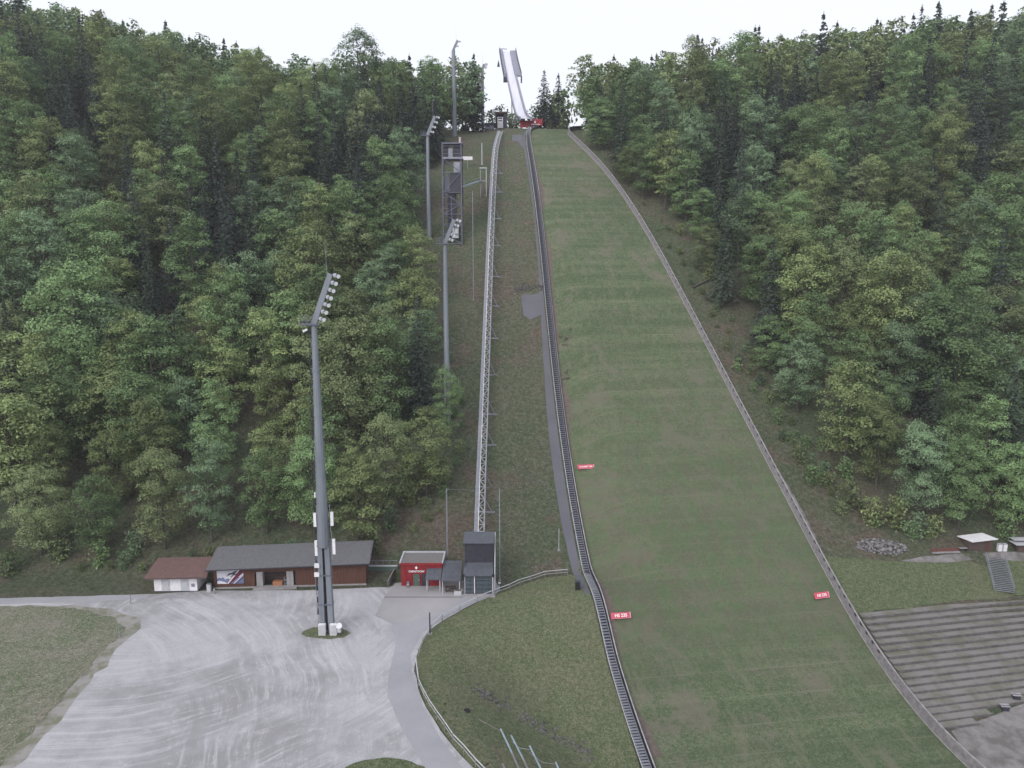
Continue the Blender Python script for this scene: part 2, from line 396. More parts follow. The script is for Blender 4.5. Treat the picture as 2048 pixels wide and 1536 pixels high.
def jitter_poly(pts, amp, step=2.0, seed=1):
    rnd = random.Random(seed); out = []
    for i in range(len(pts)):
        a = pts[i]; b = pts[(i+1) % len(pts)]; L = math.hypot(b[0]-a[0], b[1]-a[1]); k = max(1, int(L/step))
        for j in range(k):
            t_ = j/k; out.append((a[0]+(b[0]-a[0])*t_+rnd.uniform(-amp, amp), a[1]+(b[1]-a[1])*t_+rnd.uniform(-amp, amp)))
    return out
def sheet(name, mat, px, up, amp=.25, cell=2.5, flat=None, world=False, step=2.0):
    """a surface draped on the ground inside an outline"""
    if world: pts = px
    else: pts = [tuple(on_z(a, b, flat) if flat is not None else G(a, b))[:2] for a, b in px]
    pts = jitter_poly(pts, amp, step, hash(name) % 1000 if False else len(name)*7)
    bm = bmesh.new(); vs_ = [bm.verts.new((x, y, 0)) for x, y in pts]
    for tr in tessellate_polygon([[Vector((x, y, 0)) for x, y in pts]]):
        if len(set(tr)) == 3:
            try: bm.faces.new([vs_[i] for i in tr])
            except ValueError: pass
    if flat is None:
        x0 = min(p[0] for p in pts); x1 = max(p[0] for p in pts); y0 = min(p[1] for p in pts); y1 = max(p[1] for p in pts)
        x = x0+cell
        while x < x1:
            bmesh.ops.bisect_plane(bm, geom=bm.verts[:]+bm.edges[:]+bm.faces[:], plane_co=(x, 0, 0), plane_no=(1, 0, 0)); x += cell
        y = y0+cell
        while y < y1:
            bmesh.ops.bisect_plane(bm, geom=bm.verts[:]+bm.edges[:]+bm.faces[:], plane_co=(0, y, 0), plane_no=(0, 1, 0)); y += cell
    for v in bm.verts: v.co.z = (flat if flat is not None else Z(v.co.x, v.co.y))+up
    bm.normal_update()
    for f in bm.faces:
        if f.normal.z < 0: f.normal_flip()
    me = bpy.data.meshes.new(name); bm.to_mesh(me); bm.free(); me.materials.append(mat)
    return tag(put(name, me), kind='structure')
L_ = LOT
sheet('gravel_lot', M['gravel'], [(-900,1560),(-900,1217),(-400,1199),(0,1197),(150,1193),(290,1189),(420,1181),(600,1181),(775,1174),(800,1168),(870,1170),(1000,1172),(990,1190),(955,1204),(920,1222),(885,1241),(858,1263),(840,1289),(832,1313),(829,1341),(842,1393),(868,1441),(900,1485),(945,1537),(1000,1590),(1000,1700),(-900,1700)], .03, .12, flat=L_)
sheet('path', M['road'], [(-400,1218),(-400,1200),(0,1197),(150,1193),(290,1189),(300,1197),(200,1203),(0,1209)], .045, .12, flat=L_)
sheet('road', M['road'], [(772,1194),(750,1232),(783,1248),(793,1270),(790,1300),(777,1350),(776,1392),(800,1452),(850,1536),(900,1620),(1010,1640),(925,1536),(882,1480),(846,1412),(824,1350),(822,1310),(846,1264),(880,1241),(955,1204),(990,1190),(1000,1180),(990,1160),(800,1165)], .05, .06, flat=L_)
sheet('forecourt', M['slab'], [(790,1166),(768,1196),(752,1230),(782,1243),(800,1246),(830,1240),(870,1232),(905,1212),(925,1192),(985,1190),(990,1168)], .065, .04, flat=L_)
sheet('meadow', M['meadow'], [(-900,1560),(-400,1222),(60,1212),(150,1216),(228,1236),(250,1256),(240,1272),(200,1308),(135,1385),(65,1468),(-10,1540)], .055, .35, flat=L_, step=1.1)
sheet('worn_edge', M['dirtedge'], [(-900,1530),(-400,1221),(60,1210),(180,1213),(250,1224),(285,1240),(275,1262),(248,1285),(222,1318),(160,1390),(92,1470),(20,1545),(-60,1620),(-900,1700)], .042, .7, flat=L_, step=2.2)
sheet('grass_patch', M['bowl'], [(600,1268),(625,1256),(660,1252),(690,1258),(702,1266),(690,1274),(660,1280),(625,1277)], .06, .3, flat=L_, step=.8)
sheet('grass_verge', M['lawn'], [(690,1534),(730,1521),(770,1516),(810,1521),(850,1534),(900,1620),(640,1620)], .06, .15, flat=L_, step=.8)
sheet('bowl_grass', M['bowl'], [(1137,1151),(1091,1155),(1062,1164),(1021,1179),(991,1190),(957,1204),(922,1223),(887,1242),(860,1264),(842,1289),(834,1313),(831,1342),(844,1394),(870,1442),(902,1486),(947,1538),(1014,1640),(1330,1640),(1281,1536),(1243,1415),(1208,1300),(1193,1240),(1178,1180),(1160,1110),(1148,1150)], .05, .1, cell=2.0)
sheet('grass_bank', M['lawn'], [(1640,1108),(1700,1116),(1780,1122),(1850,1124),(1960,1122),(2120,1118),(2400,1112),(2400,1160),(2048,1192),(1880,1208),(1712,1228),(1690,1190),(1660,1130)], .05, .3, cell=2.0)
sheet('dirt_path', M['yard'], [(1800,1121),(1850,1114),(1900,1109),(1980,1107),(2060,1104),(2400,1098),(2400,1118),(2060,1121),(1975,1121),(1940,1122),(1850,1125)], .09, .3, cell=2.0)
sheet('gravel_yard', M['yard'], [(1900,1462),(1990,1432),(2048,1410),(2500,1340),(2700,1660),(1990,1640),(1960,1560),(1945,1530)], .06, .2, cell=2.0)
sheet('asphalt_patch', M['pathd'], [(1024,270),(1044,270),(1047,300),(1040,290),(1036,283),(1024,283)], .10, .1)
sheet('dark_pad', M['pathd'], [(1042,590),(1084,586),(1088,628),(1062,640),(1047,632)], .10, .1)

M['stone'] = pmat('dark stones', (.13,.125,.12), (.035,.035,.035), 2.5, .95, bumps=.6, lo=.42, hi=.62)

# ------------------------------------------------------------------ trees
def leafmat(name, base, tint_obj=True):
    m, t, b = newmat(name)
    oi = N(t, 'ShaderNodeObjectInfo'); at_ = N(t, 'ShaderNodeAttribute'); at_.attribute_name = 'tint'
    if tint_obj:
        src = oi.outputs['Color']; rnd = oi.outputs['Random']
    else: src = at_.outputs['Color']; rnd = at_.outputs['Alpha']
    c = mix(t, 1.0, base, src, 'MULTIPLY')
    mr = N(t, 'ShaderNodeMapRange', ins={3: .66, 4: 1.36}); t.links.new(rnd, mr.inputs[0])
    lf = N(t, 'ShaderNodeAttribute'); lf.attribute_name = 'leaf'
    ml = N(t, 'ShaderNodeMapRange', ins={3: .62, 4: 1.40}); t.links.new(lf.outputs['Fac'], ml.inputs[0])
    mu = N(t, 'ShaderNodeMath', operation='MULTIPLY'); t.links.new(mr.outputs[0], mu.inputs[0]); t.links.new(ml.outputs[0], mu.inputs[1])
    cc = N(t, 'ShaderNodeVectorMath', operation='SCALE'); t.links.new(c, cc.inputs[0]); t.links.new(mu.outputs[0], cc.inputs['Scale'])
    t.links.new(cc.outputs[0], b.inputs['Base Color']); b.inputs['Roughness'].default_value = .75; b.inputs['Specular IOR Level'].default_value = .15
    b.inputs['Subsurface Weight'].default_value = 0
    tr = N(t, 'ShaderNodeBsdfTranslucent'); t.links.new(cc.outputs[0], tr.inputs['Color'])
    ms = N(t, 'ShaderNodeMixShader'); ms.inputs[0].default_value = .18
    t.links.new(b.outputs[0], ms.inputs[1]); t.links.new(tr.outputs[0], ms.inputs[2])
    t.links.new(ms.outputs[0], t.nodes['Material Output'].inputs[0])
    return m
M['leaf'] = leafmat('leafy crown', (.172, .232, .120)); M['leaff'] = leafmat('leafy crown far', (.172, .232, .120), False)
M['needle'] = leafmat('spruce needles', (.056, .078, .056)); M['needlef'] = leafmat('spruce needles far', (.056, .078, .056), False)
rng = np.random.default_rng(5)
def quads(cent, nrm, size, asp=1.0, bendz=None):
    """leaf sprays: one quad per centre, facing along nrm"""
    k = len(cent); nrm = nrm/np.linalg.norm(nrm, axis=1, keepdims=True)
    r = rng.normal(size=(k, 3)); u = np.cross(nrm, r); u /= np.linalg.norm(u, axis=1, keepdims=True); v = np.cross(nrm, u)
    s = np.asarray(size).reshape(-1, 1)*np.ones((k, 1))
    a = u*s*.5; b = v*s*.5*asp
    return np.stack([cent-a, cent-b, cent+a*.9, cent+b], 1).reshape(-1, 3)    # diamonds
def crown_leaf(seed, Ht=22.0, R=5.2, lobes=26, per=330, size=.42, base=.22):
    """broadleaf crown: flat sprays gathered in lobes over a domed shape"""
    global rng; rng = np.random.default_rng(seed)
    out = []; shade = []
    h0 = Ht*base; L = Ht-h0
    dome = lambda t: np.sqrt(np.clip(1-(np.clip(t-.38, 0, 1)/.66)**2, .02, 1))*np.clip(.62+t*1.1, 0, 1)
    lobes = int(lobes*2.1)
    for i in range(lobes):
        t = (((i*.61803) % 1.0)*.97)**.9; zc = h0+L*(.03+.90*t)
        f = float(dome(t)); ang = rng.uniform(0, 6.283) if i % 3 else i*2.39996
        rr = max(0, R*f-.75)*(rng.uniform(.72, 1.06) if i % 5 else rng.uniform(.2, .5))
        c = np.array([math.cos(ang)*rr, math.sin(ang)*rr, zc+rng.uniform(-.6, .6)])
        ra = rng.uniform(.85, 1.75)*(R/5.2)*(1.05-.2*t); rz = ra*rng.uniform(.7, 1.05)
        k = int(per*.62*(ra/1.4)**2)
        d = rng.normal(size=(k, 3)); d /= np.linalg.norm(d, axis=1, keepdims=True); d[:, 2] = np.where(d[:, 2] < -.25, -d[:, 2]*.7, d[:, 2])
        q = rng.uniform(.55, 1.15, size=(k, 1))**.7
        lump = 1+.25*np.sin(d[:, :1]*6+seed+i)*np.sin(d[:, 1:2]*7+i)
        p = c+d*q*lump*np.array([ra, ra, rz])
        nr = d*.6+np.array([math.cos(ang)*.25, math.sin(ang)*.25, .7])+rng.normal(size=(k, 3))*.42
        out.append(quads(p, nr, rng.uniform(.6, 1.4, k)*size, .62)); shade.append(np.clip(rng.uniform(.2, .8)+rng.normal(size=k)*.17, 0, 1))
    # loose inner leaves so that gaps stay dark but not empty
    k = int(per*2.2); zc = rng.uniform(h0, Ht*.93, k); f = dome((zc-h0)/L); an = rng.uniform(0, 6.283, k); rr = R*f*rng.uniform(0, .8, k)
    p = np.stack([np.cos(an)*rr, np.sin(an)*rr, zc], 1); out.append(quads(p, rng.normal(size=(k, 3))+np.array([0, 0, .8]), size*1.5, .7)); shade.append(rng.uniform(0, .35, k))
    return np.concatenate(out), np.concatenate(shade)
def crown_spruce(seed, Ht=27.0, R=3.4, layers=40, size=.6, base=.08, per=120):
    global rng; rng = np.random.default_rng(seed)
    out = []; shade = []
    for i in range(layers):
        t = i/(layers-1); zc = Ht*base+(Ht*(1-base))*min(.985, t+rng.uniform(-.012, .012))
        r = R*(1-t)**.8*rng.uniform(.85, 1.1)+.15; nb = max(3, int(9*(1-t)+3)); a0 = rng.uniform(0, 6.28)
        for j in range(nb):
            an = a0+j*6.283/nb+rng.uniform(-.25, .25); rb = r*rng.uniform(.75, 1.12); k = max(6, int(per/9*rb/2.2))
            q = rng.uniform(.08, 1, k)**.75; wd = (1-q)*.45*rb*.5+.12
            side = rng.normal(size=k)*wd*.6
            x = math.cos(an)*q*rb-math.sin(an)*side; y = math.sin(an)*q*rb+math.cos(an)*side
            z = zc+.12*rb-q**1.4*rb*.42+rng.normal(size=k)*.12-abs(side)*.3+(q > .85)*.15
            p = np.stack([x, y, z], 1)
            nr = np.stack([np.full(k, math.cos(an)*.45), np.full(k, math.sin(an)*.45), np.full(k, .8)], 1)+rng.normal(size=(k, 3))*.35
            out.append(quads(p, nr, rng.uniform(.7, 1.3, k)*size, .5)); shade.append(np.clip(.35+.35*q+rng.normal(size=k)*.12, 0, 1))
    k = 40; out.append(quads(np.stack([rng.normal(size=k)*.1, rng.normal(size=k)*.1, rng.uniform(Ht*.93, Ht+.9, k)], 1), rng.normal(size=(k, 3)), .38, .5)); shade.append(np.full(k, .5))
    return np.concatenate(out), np.concatenate(shade)
def leaf_mesh(name, V, shade, mat, tints=None):
    me = bpy.data.meshes.new(name); n = len(V); k = n//4
    me.vertices.add(n); me.vertices.foreach_set('co', V.astype(np.float32).ravel())
    me.loops.add(n); me.loops.foreach_set('vertex_index', np.arange(n, dtype=np.int32))
    me.polygons.add(k); me.polygons.foreach_set('loop_start', np.arange(0, n, 4, dtype=np.int32))
    a = me.attributes.new('leaf', 'FLOAT', 'FACE'); a.data.foreach_set('value', shade.astype(np.float32))
    if tints is not None:
        a = me.attributes.new('tint', 'FLOAT_COLOR', 'FACE'); a.data.foreach_set('color', tints.astype(np.float32).ravel())
    me.materials.append(mat); me.update(calc_edges=True); me.validate(); return me
def trunk_mesh(name, Ht, r, limbs, seed, top=.9):
    rnd = random.Random(seed); mb = MB(); p = Vector((0, 0, -1.0)); prev = r*1.15; segs = 5
    for i in range(segs):
        q = Vector((rnd.uniform(-.15, .15)*i*.5, rnd.uniform(-.15, .15)*i*.5, Ht*top*(i+1)/segs)); rr = r*(1-.85*(i+1)/segs)
        mb.tube(p, q, prev, rr, 7, False); p = q; prev = rr
    for i in range(limbs):
        z = Ht*rnd.uniform(.28, .75); a = rnd.uniform(0, 6.28); L = Ht*.16
        mb.tube((0, 0, z), (math.cos(a)*L, math.sin(a)*L, z+L*.7), r*.35*(1-z/Ht*.5), r*.08, 5, False)
    me = bpy.data.meshes.new(name); me.from_pydata(mb.v, [], mb.f); me.materials.append(M['trunk']); me.update(); return me
LEAFV = []
for i in range(9):
    Ht = [22, 24, 19, 25, 21, 23, 18, 25, 20][i]; R = [5.8, 5.4, 5.6, 6.4, 5.0, 6.6, 4.8, 5.6, 6.0][i]
    V, s = crown_leaf(100+i, Ht, R, lobes=[34, 36, 32, 42, 32, 40, 28, 38, 34][i], per=210, size=.36, base=[.12, .10, .14, .12, .18, .10, .12, .14, .10][i])
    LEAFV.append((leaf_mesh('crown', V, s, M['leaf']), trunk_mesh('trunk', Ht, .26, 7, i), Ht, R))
SPRV = []
for i in range(5):
    Ht = [27, 30, 24, 28, 25][i]; R = [4.0, 4.3, 3.7, 3.6, 4.2][i]
    V, s = crown_spruce(200+i, Ht, R)
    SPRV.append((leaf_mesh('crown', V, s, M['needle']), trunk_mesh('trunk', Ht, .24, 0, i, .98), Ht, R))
BUSHV = []
for i in range(4):
    V, s = crown_leaf(300+i, 3.6, 2.2, lobes=7, per=110, size=.30, base=.0)
    BUSHV.append((leaf_mesh('foliage', V, s, M['leaf']), trunk_mesh('stem', 3.0, .06, 4, i), 3.6, 2.2))
# low detail versions for the wood that only shows as one mass
LOWL = [crown_leaf(400+i, 23, 5.4, lobes=22, per=50, size=.8, base=.25) for i in range(4)]
LOWS = [crown_spruce(500+i, 26, 4.4, layers=24, size=1.25, per=80) for i in range(3)]

def inpoly(x, y, P_):
    c = False; j = len(P_)-1
    for i in range(len(P_)):
        xi, yi = P_[i]; xj, yj = P_[j]
        if (yi > y) != (yj > y) and x < (xj-xi)*(y-yi)/(yj-yi)+xi: c = not c
        j = i
    return c
LEFTP = [(-700,1175),(0,1150),(100,1145),(290,1130),(400,1106),(740,1092),(820,1045),(868,990),(905,910),(905,760),(880,680),(868,480),(880,400),(880,330),(905,290),(945,272),(962,250),(964,-600),(-900,-600)]
RIGHTP = [(1140,-600),(1140,250),(1172,268),(1210,316),(1262,385),(1338,460),(1392,540),(1450,620),(1508,720),(1578,820),(1650,905),(1700,985),(1745,1040),(1850,1075),(1900,1072),(2048,1070),(2700,1060),(2900,-600)]
DARKS = [(390,430,150,110),(300,560,60,90),(470,560,60,80),(60,190,45,130),(165,240,50,80),(825,200,70,110),(745,330,70,110),(620,330,40,80),(850,330,30,60),(340,70,40,50),(400,70,60,40),(470,90,50,40),(640,80,30,40),(1215,210,45,110),(1550,210,55,130),(1840,130,55,120),(1625,100,45,70),(1470,330,60,110),(1950,120,70,80),(1990,280,70,90),(1400,120,40,60),(1750,90,40,60),(860,140,30,60),(1720,260,40,60),(1310,170,40,60),(180,60,50,30),(1120,180,40,90),(1450,100,30,40)]
def near(x, y, e, k=1.0): return ((x-e[0])/(e[2]*k))**2+((y-e[1])/(e[3]*k))**2 < 1
HEROES = [(170,830,1.62,'broad light green beech with a tall dome standing out at the left'),(30,1010,1.55,'huge leafy tree rising along the left picture edge'),(620,700,1.45,'large domed leafy tree behind the head of the nearest mast'),(830,720,1.2,'bright green tree leaning over the open slope beside the lift'),(700,900,1.35,'large leafy tree right of the shaft of the nearest mast'),(1600,700,1.4,'large pale domed tree in the upper right forest near the barrier'),(1900,870,1.5,'largest domed tree at the right, above the small shed'),(1760,760,1.45,'broad rounded tree in the middle of the right forest'),(1990,640,1.45,'tall domed tree near the right picture edge'),(1690,930,1.25,'wide yellow-green tree low in the right forest'),(838,632,1.02,'bright green domed tree just below the slender mast beside the judges tower'),(360,800,1.2,'narrow bluish green tree above the white hut'),(1330,420,1.2,'leafy tree leaning out at the upper right wood edge')]
HEROP = [tuple(G(a, b))[:2] for a, b, c, d in HEROES]
R_ = random.Random(11)
cands = []; occ = {}
def try_spot(x, y, dmin):
    gx, gy = int(x//6), int(y//6)
    for i in range(gx-2, gx+3):
        for j in range(gy-2, gy+3):
            for (a, b) in occ.get((i, j), ()):
                if (a-x)**2+(b-y)**2 < dmin*dmin: return False
    occ.setdefault((gx, gy), []).append((x, y)); return True
for q in range(60000):
    y = R_.uniform(120, 470); x = R_.uniform(-330, 330)
    z = Z(x, y); u, v, d = pix((x, y, z))
    if not (-170 < u < 2220) or v > 1250: continue
    side = 'left' if inpoly(u, v, LEFTP) else 'right' if inpoly(u, v, RIGHTP) else None
    if side is None: continue
    if y > 330 and (960 < u < 1132): continue
    vm = v-11*FP/d                                       # where the middle of the crown will stand
    dark = any(near(u, vm, e) for e in DARKS)
    sp = R_.random() < ((.07 if y > 285 else .66) if dark else (.02 if y > 285 else .03))
    dm = (5.2 if sp else 7.3)+.9*(y > 250)
    tp = v-22*FP/d; rp = 5.5*FP/d
    if y < 245 and u+rp > 890 and tp < 660 and side == 'left': continue
    if y < 262 and abs(u-857) < rp+6 and tp < 425: continue
    if y < 312 and abs(u-909) < rp*.8+4 and tp < 285: continue
    if any((x-hx)**2+(y-hy)**2 < 49 for hx, hy in HEROP): continue
    if not try_spot(x, y, dm): continue
    cands.append((d, x, y, z, u, v, side, sp))
cands.sort()
print('candidates', len(cands), 'spruce', sum(c[7] for c in cands))
TINTS = [('yellow-green', (1.12, 1.06, .90)), ('fresh green', (.92, 1.04, .92)), ('bluish green', (.88, .97, 1.08)), ('olive green', (1.04, .97, .92))]
def zone(u, v, d, side, h):
    vm = v-h*.55*FP/d; vt = v-h*FP/d
    row = ('at the slope foot' if v > 985 else 'low down' if vm > 690 else 'halfway up' if vm > 430 else 'high up' if vt > 190 else 'by the skyline')
    if side == 'left': col = ('far left' if u < 170 else 'above the white hut' if u < 400 else 'left of nearest mast' if u < 620 else 'right of nearest mast' if u < 800 else 'beside the lift')
    else: col = ('against the barrier' if u < 1330 else 'near the barrier' if u < 1560 else 'mid forest' if u < 1800 else 'above the shed' if u < 2000 else 'far right')
    return row, col
def place(proto, kind, x, y, z, sc, rot, color, label, cat, group):
    r = put(kind, None, None, (x, y, z)); tag(r, label, cat, group)
    r.rotation_euler = (0, 0, rot); r.scale = sc
    for nm, me in zip(('crown', 'trunk') if cat != 'shrub' else ('foliage', 'stem'), proto[:2]):
        o = bpy.data.objects.new(nm, me); COL.objects.link(o); o.parent = r; o.color = color
    return r
def sky_test(x, y, z, h, u, d):
    return True
nl = nsx = 0; rest = []
for (d, x, y, z, u, v, side, sp) in cands:
    if (sp and nsx >= 165) or (not sp and nl >= 296) : rest.append((d, x, y, z, u, v, side, sp)); continue
    if not (-60 < u < 2110): rest.append((d, x, y, z, u, v, side, sp)); continue
    if sp:
        pr = R_.choice(SPRV); s = R_.uniform(.8, 1.08)*(.88 if y > 285 else 1); h = pr[2]*s; nsx += 1
        tn, tc = R_.choice([('dark', (.95, .95, 1.15)), ('grey-green', (1.15, 1.2, 1.2))])
        row, col = zone(u, v, d, side, h)
        place(pr, 'spruce_tree', x, y, z, (s*1.22, s*1.22, s), R_.uniform(0, 6.28), (*tc, 1), f'{tn} spruce tree {row}, {side} forest, {col}', 'spruce tree', f'{tn} spruces {row}, {side} forest, {col}')
    else:
        edge = v > 985 or side == 'right' and not inpoly(u-60, v, RIGHTP) or side == 'left' and not inpoly(u+50, v, LEFTP)
        pr = R_.choice(LEAFV); s = R_.uniform(.88, 1.28)*(.8 if edge else 1)*((1.22 if side == 'right' or x > -60 else 1.05) if y > 285 else 1); h = pr[2]*s; nl += 1
        tn, tc = TINTS[R_.choice([0, 0, 1, 1, 1, 2, 3])]
        row, col = zone(u, v, d, side, h); wx = R_.uniform(.92, 1.15)
        place(pr, 'leafy_tree', x, y, z, (s*wx, s*wx, s), R_.uniform(0, 6.28), (*tc, 1), f'{tn} leafy tree {row}, {side} forest, {col}', 'leafy tree', f'{tn} leafy trees {row}, {side} forest, {col}')
print('individual', nl, nsx, 'rest', len(rest))
def mass(name, items, lows, mat, label, cat, sp):
    Vs = []; Sh = []; Ti = []
    for (d, x, y, z, u, v, side, s_) in items:
        V, s = lows[R_.randrange(len(lows))]; a = R_.uniform(0, 6.28); k = R_.uniform(.8, 1.12)*(1.2 if y > 285 else 1); ca, sa = math.cos(a)*k, math.sin(a)*k
        W = np.stack([V[:, 0]*ca-V[:, 1]*sa+x, V[:, 0]*sa+V[:, 1]*ca+y, V[:, 2]*k+z], 1); Vs.append(W); Sh.append(s)
        tc = R_.choice([(.95, .95, 1.15), (1.15, 1.2, 1.2)]) if sp else R_.choice(TINTS)[1]
        Ti.append(np.tile(np.array([*tc, R_.random()]), (len(s), 1)))
    o = put(name, leaf_mesh(name, np.concatenate(Vs), np.concatenate(Sh), mat, np.concatenate(Ti)))
    return tag(o, label, cat, None, 'stuff')
mass('leafy_wood', [r for r in rest if not r[7]], LOWL, M['leaff'], 'distant green leafy wood filling the upper slopes up to the skyline', 'wood', False)
if any(r[7] for r in rest): mass('spruce_wood', [r for r in rest if r[7]], LOWS, M['needlef'], 'distant dark spruce wood scattered over the top of the slopes', 'wood', True)
# trees one can single out
def single(kind, proto, px, py, sc, color, label, cat, wide=1.0, Y=None):
    g = G(px, py) if Y is None else Vector((at(px, py, Y).x, Y, 0)); z = Z(g.x, g.y)
    return place(proto, kind, g.x, g.y, z-.2, (sc*wide, sc*wide, sc), R_.uniform(0, 6.28), (*color, 1), label, cat, None)
single('spruce_tree', SPRV[0], 1088, 262, .88, (.9,.9,1.2), 'lone dark spruce against the sky just right of the red take-off board', 'spruce tree', 1.75, Y=334)
single('spruce_tree', SPRV[1], 1820, 300, 1.12, (.9,.9,1.2), 'tallest dark spruce tip poking above the right skyline', 'spruce tree', 1.3, Y=322)
single('spruce_tree', SPRV[2], 1116, 262, .95, (.9,.95,1.1), 'dark spruce between the lone spruce and the right forest', 'spruce tree', 1.5, Y=338)
for i, (a, b, c, d) in enumerate(HEROES): single('leafy_tree', LEAFV[[5, 3, 0, 8, 5, 8, 3, 5, 0, 2, 1, 6, 4][i]], a, b, c, TINTS[[1, 0, 0, 0, 3, 0, 1, 0, 1, 0, 0, 2, 0][i]][1], d, 'leafy tree', 1.0)
for i, (px, Yq, s_, lab) in enumerate([(982, 345, 3.0, 'small rounded tree behind the crest left of the upper station'), (1002, 352, 3.6, 'small tree behind the roof of the upper station'), (1020, 346, 2.6, 'small tree between the upper station and the in-run'), (1034, 350, 2.8, 'small tree behind the foot of the in-run'), (1100, 344, 3.6, 'small leafy tree right of the lone spruce'), (1064, 350, 2.2, 'small bush behind the red take-off board'), (1126, 338, 5.2, 'leafy tree at the left tip of the right forest'), (1107, 336, 4.6, 'round leafy tree right behind the lone spruce'), (1075, 342, 3.4, 'leafy tree just behind the red take-off board'), (948, 338, 3.6, 'small tree filling the gap under the crowns left of the greenish mast'), (925, 336, 3.8, 'small tree on the crest just right of the highest mast')]):
    gx = at(px, 262, Yq).x; place(BUSHV[i % 4], 'small_tree', gx, Yq, Z(gx, Yq)-1, (s_*.8, s_*.8, s_), R_.uniform(0, 6.28), (.95, 1, 1, 1), lab, 'small tree', None)
# shrubs at the wood's edge
for i, (px, py, s, lab) in enumerate([(1600,925,1.15,'rounded green bush beside the barrier below the bare slope'),(1622,965,1.2,'pale green bush right of the barrier, left of two'),(1655,975,1.2,'dark green bush right of the barrier, right of two'),(1565,880,.9,'small bush at the forest edge above the rounded bush'),(1700,1015,1.6,'tall bush at the wood edge above the boulder pile'),(1745,1050,1.5,'bush just left above the boulder pile'),(1790,1055,1.7,'leafy bush hanging over the boulder pile'),(1830,1072,1.5,'yellow-green bush right of the boulder pile'),(1865,1070,1.3,'low bush left of the small white-roofed shed'),(2010,1075,1.3,'dark bush behind the white boxes'),(1690,960,1.4,'grey-green bush at the edge of the right wood'),(1420,560,1.2,'low bush beside the fallen trunk'),(1360,470,1.1,'small bush high at the right wood edge'),
    (120,1120,1.3,'bush at the wood edge above the far path'),(200,1128,1.2,'second bush from the left above the far path'),(270,1110,1.3,'bush just left of the white hut'),(20,1150,1.4,'bush at the left picture edge above the path'),(780,1060,1.3,'bush behind the right end of the long shed'),(820,1010,1.4,'bush at the wood edge above the red hut'),(870,930,1.1,'bush at the wood edge left of the lift track'),(985,262,1.0,'bush on the crest left of the upper lift station'),(1022,262,.9,'small bush on the crest right of the upper lift station'),(1100,262,1.1,'bush on the crest beside the take-off'),(1128,258,1.3,'bush at the top end of the barrier'),(750,1090,1.0,'low bush at the shed gable')]):
    g = G(px, py) if py > 262 else Vector((at(px, py, 330).x, 330, 0))
    place(BUSHV[i % 4], 'shrub', g.x, g.y, Z(g.x, g.y)-.2, (s, s, s*R_.uniform(.85, 1.2)), R_.uniform(0, 6.28), (*R_.choice(TINTS)[1], 1), lab, 'shrub', None)

# undergrowth along the open edge of the right wood and below the left one
nb_ = 0
for q in range(4000):
    px = R_.uniform(1120, 1960); py = R_.uniform(280, 1085)
    if inpoly(px, py, RIGHTP) or not inpoly(px+(22+py*.035), py-6, RIGHTP): continue
    if 1700 < px < 1820 and py > 1070 or px > 1860 and py > 1068: continue
    g = G(px, py)
    nn, sq = ns(g.x, g.y)
    if sq < BARR(float(nn))+4.5 or not try_spot(g.x, g.y, 2.6): continue
    s = R_.uniform(.35, 1.0); nb_ += 1; row = 'high up' if py < 420 else 'halfway up' if py < 640 else 'low down' if py < 900 else 'at the slope foot'
    sz_ = 'small' if s < .68 else 'larger'
    place(BUSHV[nb_ % 4], 'shrub', g.x, g.y, g.z-.15, (s, s, s*R_.uniform(.8, 1.3)), R_.uniform(0, 6.28), (*R_.choice(TINTS)[1], 1), f'{sz_} undergrowth bush {row} between the barrier and the right forest', 'shrub', f'{sz_} undergrowth bushes {row}, right forest edge')
    if nb_ >= 110: break
nb_ = 0
for q in range(3000):
    px = R_.uniform(0, 930); py = R_.uniform(640, 1165)
    if inpoly(px, py, LEFTP) or not inpoly(px-20, py-26, LEFTP): continue
    g = G(px, py)
    if g.y < 131.5 or not try_spot(g.x, g.y, 2.6): continue
    s = R_.uniform(.35, .95); nb_ += 1; sz_ = 'small' if s < .66 else 'larger'; col = 'above the far path' if px < 290 else 'behind the long shed' if px < 760 else 'left of the lift track'
    place(BUSHV[nb_ % 4], 'shrub', g.x, g.y, g.z-.15, (s, s, s*R_.uniform(.8, 1.2)), R_.uniform(0, 6.28), (*R_.choice(TINTS)[1], 1), f'{sz_} undergrowth bush {col} at the edge of the left forest', 'shrub', f'{sz_} undergrowth bushes {col}, left forest edge')
    if nb_ >= 110: break

# ------------------------------------------------------------------ inclined stairway beside the landing slope
def frange(a, b, d):
    k = max(1, int(round((b-a)/d))); return [a+(b-a)*i/k for i in range(k+1)]
def ribbon(mb, fn, ns_, w, h):
    """box rail following fn(n) -> centre point"""
    pts = [fn(n) for n in ns_]
    for a, b in zip(pts, pts[1:]): mb.beam(a, b+(b-a)*.01, w, h)
st = thing('stairway', NS(220, STAIR(220)), 'long steel stairway running down the left edge of the landing slope', 'stairway')
nst = frange(7, NEND-2, 2.0)
mb = MB()
for n in frange(7, NEND-2, .52): mb.box(NS(n, STAIR(n)+.62, .22), (1.12, .36, .05), AX)
mb.build('steps', M['galv'], st)
mb = MB()
for (n0, n1) in zip(nst, nst[1:]):
    a, b, c_, d_ = NS(n0, STAIR(n0)+.05, .11), NS(n0, STAIR(n0)+1.20, .11), NS(n1, STAIR(n1)+1.20, .11), NS(n1, STAIR(n1)+.05, .11); mb.quad(a, b, c_, d_)
mb.build('base_plate', M['dark'], st)
for off in (.03, 1.22):
    mb = MB(); ribbon(mb, lambda n: NS(n, STAIR(n)+off, .32), nst, .09 if off < 1 else .07, .14); mb.build('stringer', M['pale'] if off < 1 else M['galv'], st)
mb = MB(); ribbon(mb, lambda n: NS(n, STAIR(n)+.0, 1.15), nst, .045, .045)
